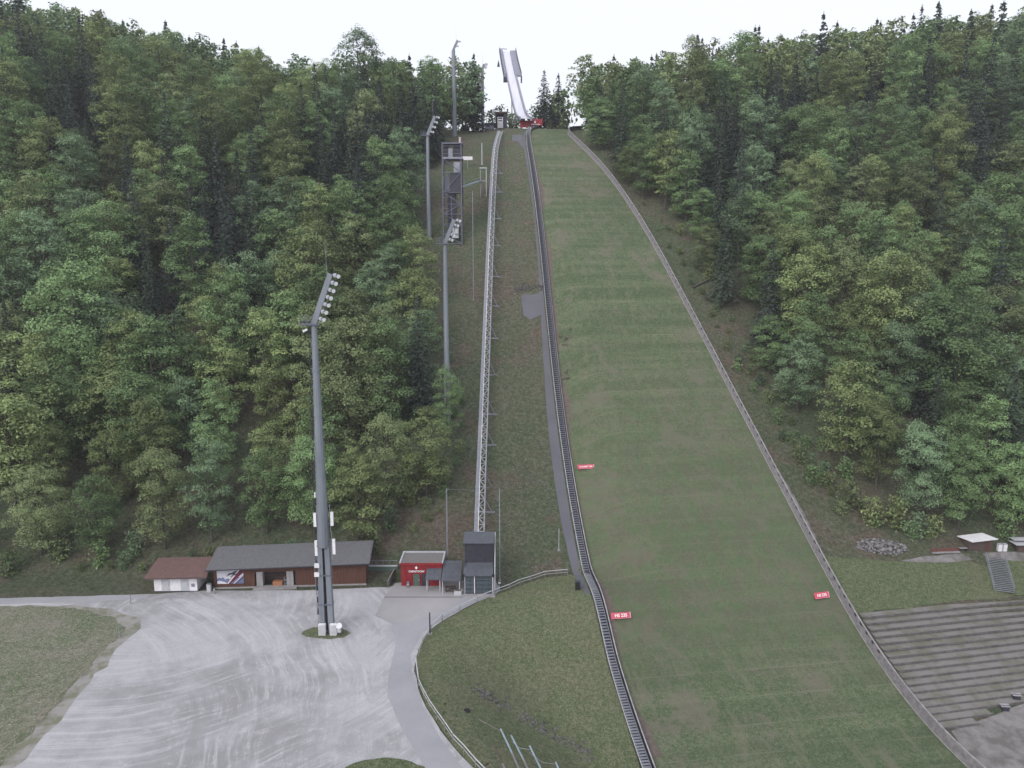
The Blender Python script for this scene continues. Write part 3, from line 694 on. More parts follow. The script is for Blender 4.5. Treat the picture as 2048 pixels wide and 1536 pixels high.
for n in frange(7, NEND-2, 4.0): mb.tube(NS(n, STAIR(n), .1), NS(n, STAIR(n), 1.15), .022, n=5)
mb.build('handrail', M['galv'], st)
wl = thing('side_board', NS(220, STAIR(220)+1.5), 'dark board wall with a pale top edge between the stairway and the landing slope', 'board wall')
mb = MB(); ribbon(mb, lambda n: NS(n, STAIR(n)+1.52, .42), nst, .07, .86); mb.build('board', M['dark'], wl)  # dark colour stands in for shade on the board's face
mb = MB(); ribbon(mb, lambda n: NS(n, STAIR(n)+1.52, .89), nst, .17, .08); mb.build('top_rail', M['woodl'], wl)
pm = None
for i, n in enumerate(frange(120, NEND-3, 3.6)):
    p = NS(n, STAIR(n)+1.62, .35)
    if pm is None:
        mb = MB(); mb.box(p, (.1, .1, .9)); pm = mb.build('post', M['wood'], wl); p0 = p
    else:
        c = pm.copy(); COL.objects.link(c); c.location = pm.location+(p-p0)

# ------------------------------------------------------------------ long barrier right of the landing slope
ba = thing('slope_barrier', NS(200, BARR(200)), 'long grey board barrier curving down the right edge of the landing slope', 'barrier')
nb = frange(7, NEND, 2.0); HB = 1.2
def lean(n, h, out=0.0): return NS(n, BARR(n)+.25+.28*h+out, h)
mb = MB()
for a, b in zip(nb, nb[1:]):
    hexa(mb, [lean(a, 0), lean(b, 0), lean(b, 0, .07), lean(a, 0, .07)], [lean(a, HB*.86), lean(b, HB*.86), lean(b, HB*.86, .07), lean(a, HB*.86, .07)])
mb.build('board', M['wood'], ba)
mb = MB(); ribbon(mb, lambda n: lean(n, .06, -.07), nb, .10, .12); mb.build('foot_rail', M['woodl'], ba)
mb = MB(); ribbon(mb, lambda n: lean(n, HB*1.32, .05), nb, .14, .22); mb.build('top_rail', M['woodl'], ba)
mb = MB(); nn_ = 7.0
while nn_ < 219:
    a, b = nn_, nn_+1.25
    hexa(mb, [lean(a, HB*.84, .01), lean(b, HB*.84, .01), lean(b, HB*.84, .06), lean(a, HB*.84, .06)], [lean(a, HB*1.24, .01), lean(b, HB*1.24, .01), lean(b, HB*1.24, .06), lean(a, HB*1.24, .06)])
    nn_ += 1.95
a, b = 219.0, NEND
for a, b in zip(frange(219, NEND, 2), frange(219, NEND, 2)[1:]):
    hexa(mb, [lean(a, HB*.84, .01), lean(b, HB*.84, .01), lean(b, HB*.84, .06), lean(a, HB*.84, .06)], [lean(a, HB*1.24, .01), lean(b, HB*1.24, .01), lean(b, HB*1.24, .06), lean(a, HB*1.24, .06)])
ribbon(mb, lambda n: lean(n, HB*1.22, .03), nb, .03, .06); mb.build('upper_board', M['wood'], ba)
mb = MB(); ribbon(mb, lambda n: lean(n, HB*.98, .22), nb, .04, .52); mb.build('slot_shade_strip', M['dark'], ba)  # dark strip added behind the slots, their shade put into its colour
pm = None
for n in frange(60, NEND-2, 2.0):
    p = NS(n, BARR(n)+.86, 0)
    if pm is None:
        mb = MB(); mb.beam(p+Vector((-.28, 0, 1.25)), p+Vector((.35, 0, -.2)), .12, .12); pm = mb.build('post', M['wood'], ba); p0 = p
    else:
        c = pm.copy(); COL.objects.link(c); c.location = pm.location+(p-p0)

# ------------------------------------------------------------------ in-run
def INX(Y): return 5.2-.080*(Y-326)
_iy = [318, 326, 335, 347, 365, 382, 400, 416, 431]; _iz = [56.3, 57.6, 59.6, 63.6, 73.0, 82.3, 92.2, 101.4, 111.2]
def INZ(Y): return float(np.interp(Y, _iy, _iz))
Ys = np.arange(322, 431.1, 3.0)
zs = np.array([INZ(y) for y in Ys]); zs[1:-1] = (zs[:-2]+2*zs[1:-1]+zs[2:])/4; zs[1:-1] = (zs[:-2]+2*zs[1:-1]+zs[2:])/4
def IZ(Y): return float(np.interp(Y, Ys, zs))
iu = thing('inrun_tower', Vector((INX(345), 345, Z(INX(345), 345))), 'white curved ski jump in-run rising into the sky above the slope', 'ski jump')
def band(o0, o1, h0, h1, y0, y1, name, mat, thick=.25):
    """long solid following the in-run between side offsets and heights"""
    mb = MB(); yy = frange(y0, y1, 3.0)
    for a, b in zip(yy, yy[1:]):
        q = lambda y, o, h: Vector((INX(y)+o, y, IZ(y)+h))
        hexa(mb, [q(a, o0, h0), q(a, o1, h0), q(b, o1, h0), q(b, o0, h0)], [q(a, o0, h1), q(a, o1, h1), q(b, o1, h1), q(b, o0, h1)])
    return mb.build(name, mat, iu)
band(-1.9, 1.9, -.3, 0, 322, 430, 'track', M['tracksheen'])
band(-1.2, 1.2, -3.2, -.3, 336, 430, 'beam', M['pale'])
band(-2.35, -1.9, -.9, .55, 322, 430, 'side_wall', M['lilac'])
band(1.9, 2.9, -1.1, .55, 322, 397, 'side_wall', M['lilac'])
band(-3.6, -2.4, -.2, 1.5, 396, 430, 'wind_screen', M['lilac'])
band(1.95, 5.0, -.3, .9, 396, 429, 'wind_screen', M['lilac'])
band(5.0, 5.25, -.4, 1.9, 396, 430, 'screen_edge', M['dark'])
band(-3.85, -3.6, -.4, 2.1, 396, 430, 'screen_edge', M['dark'])
y = 397; mb = MB(); mb.box((INX(y)-2.9, y, IZ(y)-1.9), (1.9, 2.5, 2.2)); mb.build('cabin', M['dark'], iu)
mb = MB(); mb.box((INX(y)+5.2, y, IZ(y)-1.8), (.7, 2.2, 3.0)); mb.build('end_panel', M['dark'], iu)
mb = MB(); mb.beam((INX(431)-3.8, 431, IZ(430)+1.6), (INX(431)+.6, 431, IZ(430)+1.4), .3, .35); mb.beam((INX(431)+5.0, 430.5, IZ(430)+.1), (INX(431)+3.6, 430.5, IZ(430)-.4), .3, .5); mb.build('top_railing', M['lilac'], iu)
c = at(997, 127, 415); mb = MB(); hexa(mb, [c+Vector((-.75, 0, -1.6)), c+Vector((.75, 0, -1.6)), c+Vector((.75, .4, -1.6)), c+Vector((-.75, .4, -1.6))], [c+Vector((-.08, 0, 1.6)), c+Vector((.08, 0, 1.6)), c+Vector((.08, .4, 1.6)), c+Vector((-.08, .4, 1.6))])
mb.build('wind_vane', M['dark'], iu)
mb = MB(); mb.tube(c+Vector((0, .2, 0)), Vector((INX(415)-3.7, 415.2, IZ(415)-.2)), .06, n=5); mb.build('vane_arm', M['white'], iu)
for y, dx in ((352, -1.9), (352, 1.6), (392, 0)):
    x = INX(y); mb = MB(); mb.beam((x+dx*1.2-2 if dx < 0 else x+dx, y, Z(x, y)-1), (x+dx*.4, y, IZ(y)-2), .7 if y < 390 else 1.4, .7); mb.build('support', M['white'] if dx < 0 else M['pale'], iu)
# take-off board
g = Vector((8.6, 325.3, 0)); zt = 53.6
tb = thing('takeoff_board', (g.x, g.y, zt), 'red take-off board with white crest and lettering at the top of the slope', 'board')
mb = MB(); a = at(1057, 238, 325.3); b = at(1085, 251, 325.3)
mb.box(((a.x+b.x)/2, 325.3, (a.z+b.z)/2), (b.x-a.x, .3, a.z-b.z)); mb.build('panel', M['redtop'], tb)
mb = MB(); a2 = at(1040, 241, 325.0); b2 = at(1058, 255, 325.0); mb.box(((a2.x+b2.x)/2, 325.0, (a2.z+b2.z)/2), (b2.x-a2.x, .3, a2.z-b2.z)); mb.build('left_panel', M['redtop'], tb)
Mx = Matrix.Translation(Vector(at(1071, 249, 325.1)))@Matrix.Rotation(math.pi/2, 4, 'X')
text_part('lettering', 'OBERSTDORF', .62, Mx, M['letter'], tb)
def crest(mb, c, s):
    """rounded shield with a small flame-like tip"""
    P_ = [(-.5,.35),(-.42,-.2),(-.2,-.5),(0,-.6),(.2,-.5),(.42,-.2),(.5,.35),(.2,.5),(.1,.95),(-.05,.7),(-.2,.5)]
    k = len(P_); v = [(c[0]+x*s, c[1], c[2]+z*s) for x, z in P_]+[(c[0]+x*s, c[1]+.05, c[2]+z*s) for x, z in P_]
    mb.add(v, [tuple(range(k))[::-1], tuple(range(k, 2*k))]+[(i, (i+1) % k, k+(i+1) % k, k+i) for i in range(k)])
mb = MB(); crest(mb, at(1070, 244.5, 325.05), .75); mb.build('crest', M['letter'], tb)
mb = MB()
for px in (1060, 1068, 1077, 1084): q = at(px, 251, 325.4); mb.box((q.x, q.y, q.z-.6), (.25, .25, 1.4))
mb.build('frame', M['dark'], tb)

# ------------------------------------------------------------------ inclined lift
TR = [(958.5,1075,2.6),(962,960,3.0),(966.5,850,3.4),(970.5,740,3.6),(974.5,640,3.6),(979,520,3.6),(983.5,420,3.4),(987,350,3.2),(989,318,3.0),(991.5,295,2.6),(996,277,2.0),(1000.5,262,1.6)]
TP = [G(*t) for t in TR]
lt = thing('lift_track', TP[3]-Vector((0, 0, 3)), 'raised galvanised truss track of the inclined lift beside the landing slope', 'lift track')
def dens(P_, d):
    out = []
    for a, b in zip(P_, P_[1:]):
        k = max(1, int((b-a).length/d))
        for i in range(k): out.append(a+(b-a)*i/k)
    return out+[P_[-1]]
TPd = dens(TP, 1.55)
def trackside(i):
    d = (TPd[min(i+1, len(TPd)-1)]-TPd[max(i-1, 0)]).normalized(); return d.cross(Vector((0, 0, 1))).normalized()
RS = [trackside(i) for i in range(len(TPd))]
wd = .88
for sgn, nm, ww in ((-1, 'left_girder', .30), (1, 'right_girder', .26)):
    mb = MB()
    for i in range(len(TPd)-1): mb.beam(TPd[i]+RS[i]*wd*sgn, TPd[i+1]+RS[i+1]*wd*sgn, ww, .36)
    mb.build(nm, M['galv'], lt)
mb = MB()
for i in range(len(TPd)-1): mb.beam(TPd[i]-RS[i]*wd*.28+Vector((0, 0, .1)), TPd[i+1]-RS[i+1]*wd*.28+Vector((0, 0, .1)), .11, .12)
mb.build('rail', M['white'], lt)
mb = MB()
for i in range(0, len(TPd)-1):
    dn_ = Vector((0, 0, -.12)); mb.beam(TPd[i]-RS[i]*wd+dn_, TPd[i]+RS[i]*wd+dn_, .09, .09)
    a, b = (TPd[i]-RS[i]*wd*.3, TPd[i+1]+RS[i+1]*wd) if i % 2 else (TPd[i]+RS[i]*wd, TPd[i+1]-RS[i+1]*wd*.3)
    mb.beam(a+dn_, b+dn_, .10, .10)
mb.build('bracing', M['pale'], lt)
mb = MB()
for i in range(len(TPd)-1): mb.beam(TPd[i]-RS[i]*wd*.63+Vector((0, 0, .02)), TPd[i+1]-RS[i+1]*wd*.63+Vector((0, 0, .02)), .40, .05)
mb.build('walkway', M['galv'], lt)
sup0 = None
for py in (1000, 945, 865, 800, 718, 652, 585, 525, 470, 415, 365, 330):
    i = min(range(len(TPd)), key=lambda k: abs(pix(TPd[k])[1]-py)); p = TPd[i]; r = RS[i]; gz = Z(p.x, p.y)
    su = MB()
    for sg in (-1, 1):
        ft = p+r*(1.15*sg if sg < 0 else 2.5); ft.z = Z(ft.x, ft.y)-.1
        su.beam(p+r*wd*sg-Vector((0, 0, .2)), ft, .16, .16)
    l_ = p-r*1.3; q = p+r*2.9; l_.z = Z(l_.x, l_.y)+.15; q.z = Z(q.x, q.y)+.15; su.beam(l_, q, .35, .35)
    su.build('support', M['galv'], lt)
# upper station with the lift car
us = thing('upper_station', Vector(at(1001, 257, 330)), 'dark open-fronted upper lift station on the crest', 'lift station')
Yu = 322.5
def pbox(mb, x0, y0, x1, y1, Y, dep):
    a = at(x0, y0, Y); b = at(x1, y1, Y); mb.box(((a.x+b.x)/2, Y+dep/2, (a.z+b.z)/2), (abs(b.x-a.x), dep, abs(a.z-b.z)))
mb = MB(); pbox(mb, 1007, 224, 1014, 257, Yu, 5); pbox(mb, 991, 224, 993, 257, Yu, 5); pbox(mb, 993, 224, 1007, 257, Yu+5, .3); mb.build('wall', M['dark'], us)
mb = MB(); pbox(mb, 990.5, 223, 1014.5, 226.5, Yu-.4, 5.8); mb.build('roof', M['brown2'], us)
lc = thing('lift_car', Vector(at(1000, 256, Yu-.6)), 'white lift car parked in the upper station', 'lift car')
mb = MB(); pbox(mb, 995, 234, 1006, 256, Yu-.5, 2.5); mb.build('cabin', M['white'], lc)
for y0, y1 in ((235, 237.5), (240.5, 242.5)):
    mb = MB(); pbox(mb, 996.5, y0, 1004.5, y1, Yu-.56, .05); mb.build('window', M['dark'], lc)
mb = MB()
for k in range(4): pbox(mb, 996+k*2.4, 246, 997.4+k*2.4, 255.5, Yu-.55, .04)
mb.build('front_panel', M['pale'], lc)
an = thing('annex_hut', Vector(at(978, 257, 326)), 'low dark hut on the crest left of the upper station', 'hut')
mb = MB(); pbox(mb, 970, 250, 987, 259, 324, 4); mb.build('wall', M['lilac'], an); mb = MB(); pbox(mb, 966, 245.5, 991, 249.5, 323.5, 5); mb.build('roof', M['dark'], an)
mb = MB(); pbox(mb, 973, 250.5, 978, 253, 323.93, .08); mb.build('window', M['black'], an)

# lower station
Yf = 123.6
bs = thing('lower_station', at(957, 1187, Yf), 'dark lower lift station with glazed gate and two grey sheet roofs', 'lift station')
xl, xr = at(929, 1187, Yf).x, at(986, 1187, Yf).x
z0 = LOT; z1 = -54.4; z2 = -53.1; z3 = -49.4; z4 = -48.5
def roof(mb, xa, xb, ya, yb, za, zb, th=.14, seams=True):
    hexa(mb, [(xa, ya, za-th), (xb, ya, za-th), (xb, yb, zb-th), (xa, yb, zb-th)], [(xa, ya, za), (xb, ya, za), (xb, yb, zb), (xa, yb, zb)])
    if seams:
        k = int((xb-xa)/.55)
        for i in range(1, k): x = xa+(xb-xa)*i/k; mb.beam((x, ya, za+.03), (x, yb, zb+.03), .05, .06)
mb = MB(); roof(mb, xl-.15, xr+.05, Yf-.5, Yf+2.2, z1, z2); mb.build('lower_roof', M['darkroof'], bs)
mb = MB(); roof(mb, xl-.25, xr+.1, Yf+1.9, Yf+5.2, z3, z4); mb.build('upper_roof', M['darkroof'], bs)
mb = MB(); mb.box(((xl+xr)/2, Yf+2.25, (z2+z3)/2-.05), (xr-xl, .12, z3-z2-.1))
for k in range(14): x = xl+.2+(xr-xl-.4)*k/13; mb.box((x, Yf+2.18, (z2+z3)/2), (.06, .05, z3-z2-.2))
mb.build('front_wall', M['dark'], bs)
for x in (xl, xr):
    mb = MB(); hexa(mb, [(x-.06, Yf+.1, z0), (x+.06, Yf+.1, z0), (x+.06, Yf+5, z0), (x-.06, Yf+5, z0)], [(x-.06, Yf+.1, z1-.2), (x+.06, Yf+.1, z1-.2), (x+.06, Yf+5, z3-.2), (x-.06, Yf+5, z3-.2)])
    hexa(mb, [(x-.06, Yf+2.3, z2-.6), (x+.06, Yf+2.3, z2-.6), (x+.06, Yf+5, z2-.6), (x-.06, Yf+5, z2-.6)], [(x-.06, Yf+2.3, z3-.15), (x+.06, Yf+2.3, z3-.15), (x+.06, Yf+5, z4-.2), (x-.06, Yf+5, z4-.2)])
    mb.build('side_wall', M['dark'], bs)
for x, w_ in ((xl+.1, .12), (xr-.02, .22)):
    mb = MB(); mb.box((x, Yf-.12, (z0+z1)/2-.1), (w_, .14, z1-z0-.25)); mb.build('door_post', M['pale'], bs)
mb = MB(); hexa(mb, [(xr+.25, Yf-.2, z0), (xr+.37, Yf-.2, z0), (xr+.37, Yf+5, z0), (xr+.25, Yf+5, z0)], [(xr+.25, Yf-.2, z1+.2), (xr+.37, Yf-.2, z1+.2), (xr+.37, Yf+5, z4), (xr+.25, Yf+5, z4)]); mb.build('white_side_screen', M['pale'], bs)
dr = thing('tmp', (0,0,0), 'x', 'x'); bpy.data.objects.remove(dr)
mb = MB(); mb.box(((xl+xr)/2, Yf, (z0+z1)/2-.1), (xr-xl-.3, .06, z1-z0-.3)); dr = mb.build('glazed_gate', M['glass'], bs)
mb = MB()
for k in range(5): mb.box(((xl+xr)/2, Yf-.06, z0+.15+k*(z1-z0-.5)/4), (xr-xl-.3, .06, .08))
for x in (xl+.22, xl+1.0, (xl+xr)/2-.45, (xl+xr)/2+.6, xr-.8, xr-.2): mb.box((x, Yf-.06, (z0+z1)/2-.1), (.06, .05, z1-z0-.3))
mb.build('gate_frame', M['dark'], dr, WO[bs.name])
mb = MB(); mb.box((xl+1.78, Yf-.12, (z0+z1)/2-.05), (.13, .06, z1-z0-.5)); mb.build('gate_bar', M['white'], dr, WO[bs.name])
mb = MB(); mb.box(((xl+xr)/2, Yf-.9, z0+.09), (xr-xl+.8, 1.2, .12)); mb.build('doorstep', M['conc'], bs)
for x in (xl-.1, xr+.0):
    mb = MB(); mb.box((x, Yf-.45, z1+.0), (.28, .3, .42)); mb.build('lamp', M['black'], bs)

# red hut
Yh = 126.8
rh = thing('red_hut', at(840, 1172, Yh), 'red wooden hut with flat gravel roof and white lettering', 'hut')
xa, xb = at(803, 1172, Yh).x, at(884, 1172, Yh).x; ht = -53.75
mb = MB(); mb.box(((xa+xb)/2, Yh+2.4, (LOT+ht)/2), (xb-xa, 4.8, ht-LOT))
for k in range(26): mb.box((xa+(xb-xa)*k/25, Yh-.01, (LOT+ht)/2-.1), (.05, .05, ht-LOT-.3))
mb.build('wall', M['red'], rh)
mb = MB(); mb.box(((xa+xb)/2, Yh+2.4, ht+.06), (xb-xa+.1, 4.9, .1)); rf = mb.build('roof', M['greyroof'], rh)
mb = MB(); mb.box(((xa+xb)/2, Yh+4.9, ht+.2), (xb-xa+.6, .25, .3)); mb.box((xa-.15, Yh+2.4, ht+.15), (.3, 5.1, .24)); mb.box((xb+.15, Yh+2.4, ht+.15), (.25, 5.1, .24)); mb.build('roof_edge', M['pale'], rf, WO[rh.name])
mb = MB(); mb.box(((xa+xb)/2, Yh-.12, ht-.02), (xb-xa+.5, .2, .34)); mb.build('fascia', M['red'], rh)
dx0, dx1 = at(827, 1172, Yh).x, at(840, 1172, Yh).x
mb = MB(); mb.box(((dx0+dx1)/2, Yh-.06, LOT+1.15), (dx1-dx0, .1, 2.3)); dd = mb.build('door', M['greenm'], rh)
mb = MB(); mb.box((dx1-.15, Yh-.14, LOT+1.2), (.06, .06, .25)); mb.build('handle', M['white'], dd, WO[rh.name])
mb = MB(); mb.box((at(850, 1172, Yh).x, Yh-.06, LOT+1.15), (1.1, .1, 2.3)); mb.build('door', M['dark'], rh)
for k in range(0): pass
mb = MB()
for x in (xa+.75, dx0-.35, dx1+.35): mb.box((x, Yh-.06, LOT+1.7), (.12, .1, 3.4))
mb.build('wall_batten', M['redtop'], rh)
Mx = Matrix.Translation(Vector(at(833, 1143, Yh-.1)))@Matrix.Rotation(math.pi/2, 4, 'X')
text_part('lettering', 'OBERSTDORF', .46, Mx, M['letter'], rh)
mb = MB(); crest(mb, at(832.5, 1136, Yh-.12), .42); mb.build('crest', M['letter'], rh)
ch = thing('chair', at(816, 1174, Yh-.5), 'small wooden chair standing against the red hut wall', 'chair')
g = WO[ch.name]; mb = MB(); mb.box((g.x, Yh-.55, LOT+.5), (.5, .5, .08)); mb.build('seat', M['woodl'], ch)
mb = MB(); mb.box((g.x, Yh-.32, LOT+.8), (.5, .06, .55)); mb.build('backrest', M['wood'], ch)
for i in (-.2, .2):
    for j in (-.75, -.35): mb = MB(); mb.box((g.x+i, Yh+j, LOT+.26), (.07, .07, .44)); mb.build('leg', M['wood'], ch)

# canopies beside the hut
def canopy(name_, px0, px1, pyf, Yc, dep, zb_up, label, npost):
    a = at(px0, pyf, Yc); b = at(px1, pyf, Yc)
    t_ = thing('canopy', (( a.x+b.x)/2, Yc, LOT), label, 'canopy')
    mb = MB(); roof(mb, a.x, b.x, Yc, Yc+dep, a.z, a.z+zb_up); mb.build('roof', M['darkroof'], t_)
    for i in range(npost):
        x = a.x+.2+(b.x-a.x-.4)*i/(npost-1)
        for yy, zz in ((Yc+.25, a.z-.1), (Yc+dep-.2, a.z+zb_up-.15)):
            mb = MB(); mb.box((x, yy, (LOT+zz)/2), (.14, .14, zz-LOT)); mb.build('post', M['pale'] if yy < Yc+1 else M['galv'], t_)
    return t_
c1 = canopy('', 851, 881.5, 1159, Yh-2.4, 2.3, 1.1, 'lower lean-to canopy with grey sheet roof in front of the red hut', 2)
c2 = canopy('', 882.5, 921, 1161, Yf-.2, 5.2, 1.5, 'taller sheet-roofed canopy between red hut and lift station', 2)
tb_ = thing('bench_table', at(900, 1185, Yf), 'dark table with bench under the taller canopy', 'table'); g = WO[tb_.name]
mb = MB(); mb.box((g.x, Yf+1.2, LOT+.78), (1.8, .8, .07)); mb.build('table_top', M['brown2'], tb_)
mb = MB(); mb.box((g.x, Yf+.5, LOT+.45), (1.8, .3, .07)); mb.build('seat', M['brown2'], tb_)
for i in (-.75, .75): mb = MB(); mb.box((g.x+i, Yf+.9, LOT+.38), (.08, .8, .74)); mb.build('leg', M['dark'], tb_)
tu = thing('concrete_block', at(916, 1188, Yf-.3), 'pale concrete planter block beside the glazed gate', 'planter'); g = WO[tu.name]
mb = MB(); mb.box((g.x, Yf-.3, LOT+.4), (1.25, .8, .8)); mb.build('tub', M['pale'], tu); mb = MB(); mb.box((g.x, Yf-.3, LOT+.82), (1.05, .6, .06)); mb.build('soil', M['soil'], tu)

# wooden fence left of the hut and the wall behind
def plank_fence(pts, h, label, cat, name, mat, gap=.0, post=2.4, up0=0.0):
    t_ = thing(name, pts[0], label, cat); mb = MB(); pk = None
    for a, b in zip(pts, pts[1:]): mb.beam(Vector(a)+Vector((0, 0, h/2+up0)), Vector(b)+Vector((0, 0, h/2+up0)), .06, h-.1)
    mb.build('boards', mat, t_)
    mb = MB()
    for a, b in zip(pts, pts[1:]): mb.beam(Vector(a)+Vector((0, 0, h+up0)), Vector(b)+Vector((0, 0, h+up0)), .14, .08)
    mb.build('top_rail', M['woodl'], t_)
    for p in dens([Vector(q) for q in pts], post):
        mb = MB(); mb.box(p+Vector((0, .09, h/2+up0)), (.12, .12, h+.1)); mb.build('post', M['wood'], t_)
    return t_
plank_fence([on_z(776, 1176, LOT), on_z(794, 1142, LOT), Vector((on_z(794, 1142, LOT).x+.1, 135.5, LOT))], 1.35, 'grey plank fence running up beside the red hut', 'fence', 'plank_fence', M['wood'])
rw = thing('retaining_wall', at(768, 1150, 131), 'low green retaining wall between the long shed and the plank fence', 'wall')
a = at(738, 1160, 131.5); b = at(796, 1160, 131.5); mb = MB(); mb.box(((a.x+b.x)/2, 131.5, LOT+.9), (b.x-a.x, .4, 1.8)); mb.build('wall', M['greenm'], rw)
mb = MB(); mb.box(((a.x+b.x)/2, 131.5, LOT+1.85), (b.x-a.x, .5, .12)); mb.build('coping', M['pale'], rw)
mb = MB(); mb.box(((a.x+b.x)/2, 131.5, LOT+2.9), (b.x-a.x, .06, .08)); mb.build('railing', M['galv'], rw)
for i in range(5): mb = MB(); mb.box((a.x+.1+(b.x-a.x-.2)*i/4, 131.5, LOT+2.4), (.07, .07, 1.05)); mb.build('railing_post', M['galv'], rw)
dr_ = thing('drain_grate', on_z(880, 1196, LOT), 'thin dark drain line across the forecourt', 'drain'); 
mb = MB(); a = on_z(768, 1195, LOT); b = on_z(975, 1195, LOT); mb.beam(a+Vector((0, 0, .07)), b+Vector((0, 0, .07)), .14, .05); mb.build('grate', M['dark'], dr_)

# ------------------------------------------------------------------ long shed
Ys0 = 124.6; A = at(428, 1173, 125.6); A.z = LOT; B = at(732, 1167, 127.3); B.z = LOT
ex = (B-A).normalized(); ey = Vector((-ex.y, ex.x, 0)); Ls = (B-A).length
sh = thing('long_shed', (A+B)/2, 'long brown boarded shed with a grey roof and a ski jumping poster', 'shed')
def S(u, v, z): return A+ex*u+ey*v+Vector((0, 0, z))
def sbox(mb, u0, u1, v0, v1, za, zb): hexa(mb, [S(u0, v0, za), S(u1, v0, za), S(u1, v1, za), S(u0, v1, za)], [S(u0, v0, zb), S(u1, v0, zb), S(u1, v1, zb), S(u0, v1, zb)])
nu0, nu1 = 7.2, 14.3
mb = MB(); sbox(mb, 0, nu0, 0, .15, .25, 4.0); sbox(mb, nu1, Ls, 0, .15, .25, 4.0); sbox(mb, nu0, nu1, 0, .15, 3.0, 4.0)
sbox(mb, 0, .15, .15, 5, .25, 4.2); sbox(mb, Ls-.15, Ls, .15, 5, .25, 4.2); sbox(mb, 0, Ls, 4.85, 5, .25, 4.2)
for k in range(int(Ls/.42)):
    u = .2+k*.42
    if nu0-.1 < u < nu1+.1: sbox(mb, u, u+.05, -.03, 0, 3.05, 3.95)
    else: sbox(mb, u, u+.05, -.03, 0, .3, 3.95)
mb.build('wall', M['brown'], sh)
mb = MB(); sbox(mb, -.05, nu0, -.06, .2, 0, .3); sbox(mb, nu1, Ls+.05, -.06, .2, 0, .3); sbox(mb, nu0-.2, nu1+.3, -1.0, .5, 0, .22); mb.build('plinth', M['conc'], sh)
mb = MB(); sbox(mb, nu0, nu1, 2.4, 2.5, .2, 3.1); mb.build('niche_wall', M['brown2'], sh)
for u0, u1 in ((nu0+.2, nu0+1.3), (nu1-1.6, nu1-.4)): mb = MB(); sbox(mb, u0, u1, .2, 1.4, .22, 2.9); mb.build('pillar', M['conc'], sh)
mb = MB(); hexa(mb, [S(-.9, -1.0, 3.85), S(Ls+.9, -1.0, 4.35), S(Ls+.9, 5.6, 6.1), S(-.9, 5.6, 5.6)], [S(-.9, -1.0, 4.0), S(Ls+.9, -1.0, 4.5), S(Ls+.6, 5.6, 6.25), S(-.6, 5.6, 5.75)])
rf = mb.build('roof', M['slate'], sh)
mb = MB(); mb.beam(S(-.95, -1.06, 3.88), S(Ls+.95, -1.06, 4.38), .14, .14); mb.build('gutter', M['dark'], rf, WO[sh.name])
mb = MB(); hexa(mb, [S(-.9, 5.62, 5.55), S(Ls+.9, 5.62, 6.05), S(Ls+.9, 9, 4.4), S(-.9, 9, 4.0)], [S(-.6, 5.62, 5.75), S(Ls+.6, 5.62, 6.25), S(Ls+.9, 9, 4.55), S(-.9, 9, 4.15)]); mb.build('rear_roof', M['slate'], rf, WO[sh.name])
mb = MB(); sbox(mb, nu0+3.0, nu0+4.7, 0.2, 1.1, .22, .95); cr = mb.build('crate', pmat('orange brown crate', (.34,.16,.09), (.26,.12,.07)), None); tag(cr, 'orange-brown crate standing in the open bay of the shed', 'crate')
cg = thing('trolley', S(nu0+5.6, .6, .22), 'small metal frame trolley right of the orange crate', 'trolley')
mb = MB(); sbox(mb, nu0+5.0, nu0+6.2, .2, .9, .45, .52); sbox(mb, nu0+5.0, nu0+6.2, .2, .9, 1.1, 1.16); mb.build('tray', M['galv'], cg)
for u in (nu0+5.02, nu0+6.12):
    for v in (.2, .85): mb = MB(); sbox(mb, u, u+.06, v, v+.06, .22, 1.7); mb.build('leg', M['galv'], cg)
# poster, flat board on the wall
def poster():
    u0, u1, za, zb = .65, 5.25, .95, 3.75
    cols = [pmat('poster sky', (.50,.51,.56), (.40,.41,.47), .8), pmat('poster mountain blue', (.10,.13,.24), (.16,.19,.30), 3), pmat('poster red', (.13,.02,.04), (.10,.02,.035), 1), pmat('poster violet', (.10,.08,.17), (.08,.07,.14), 1), pmat('poster white', (.62,.62,.68), (.55,.55,.62), 1), pmat('poster jumper', (.05,.06,.09), (.04,.05,.07), 1)]
    mb = MB(); lay = [0]
    def poly(P_, k):
        lay[0] += 1; off = -.05-.004*lay[0]; mb.mi = k
        mb.add([S(u0+(u1-u0)*x, off, za+(zb-za)*y) for x, y in P_], [tuple(range(len(P_)))])
    mb.mi = 0; sbox(mb, u0, u1, -.05, -.031, za, zb)
    poly([(0,0),(1,0),(1,.42),(.9,.36),(.82,.45),(.7,.3),(.6,.36),(.5,.22),(.42,.36),(.3,.28),(.22,.46),(.15,.36),(.08,.44),(0,.34)], 1)
    poly([(0,0),(.4,0),(.3,.1),(.2,.16),(.08,.22),(0,.17)], 4)
    poly([(.34,0),(.50,0),(1,.72),(1,1),(.83,1)], 2)
    poly([(.36,0),(.42,0),(.92,1),(.86,1)], 4)
    poly([(.56,0),(.74,0),(1,.38),(1,.62)], 3)
    poly([(.60,0),(.645,0),(1,.55),(1,.62)], 4)
    poly([(.40,.62),(.46,.70),(.56,.72),(.66,.82),(.74,.86),(.78,.82),(.72,.76),(.66,.66),(.70,.56),(.66,.54),(.60,.60),(.52,.60),(.44,.56)], 5)
    poly([(.34,.52),(.38,.50),(.64,.70),(.62,.74)], 5)
    poly([(.50,.50),(.53,.46),(.84,.70),(.82,.74)], 5)
    return mb.build('poster', cols, sh)
poster()
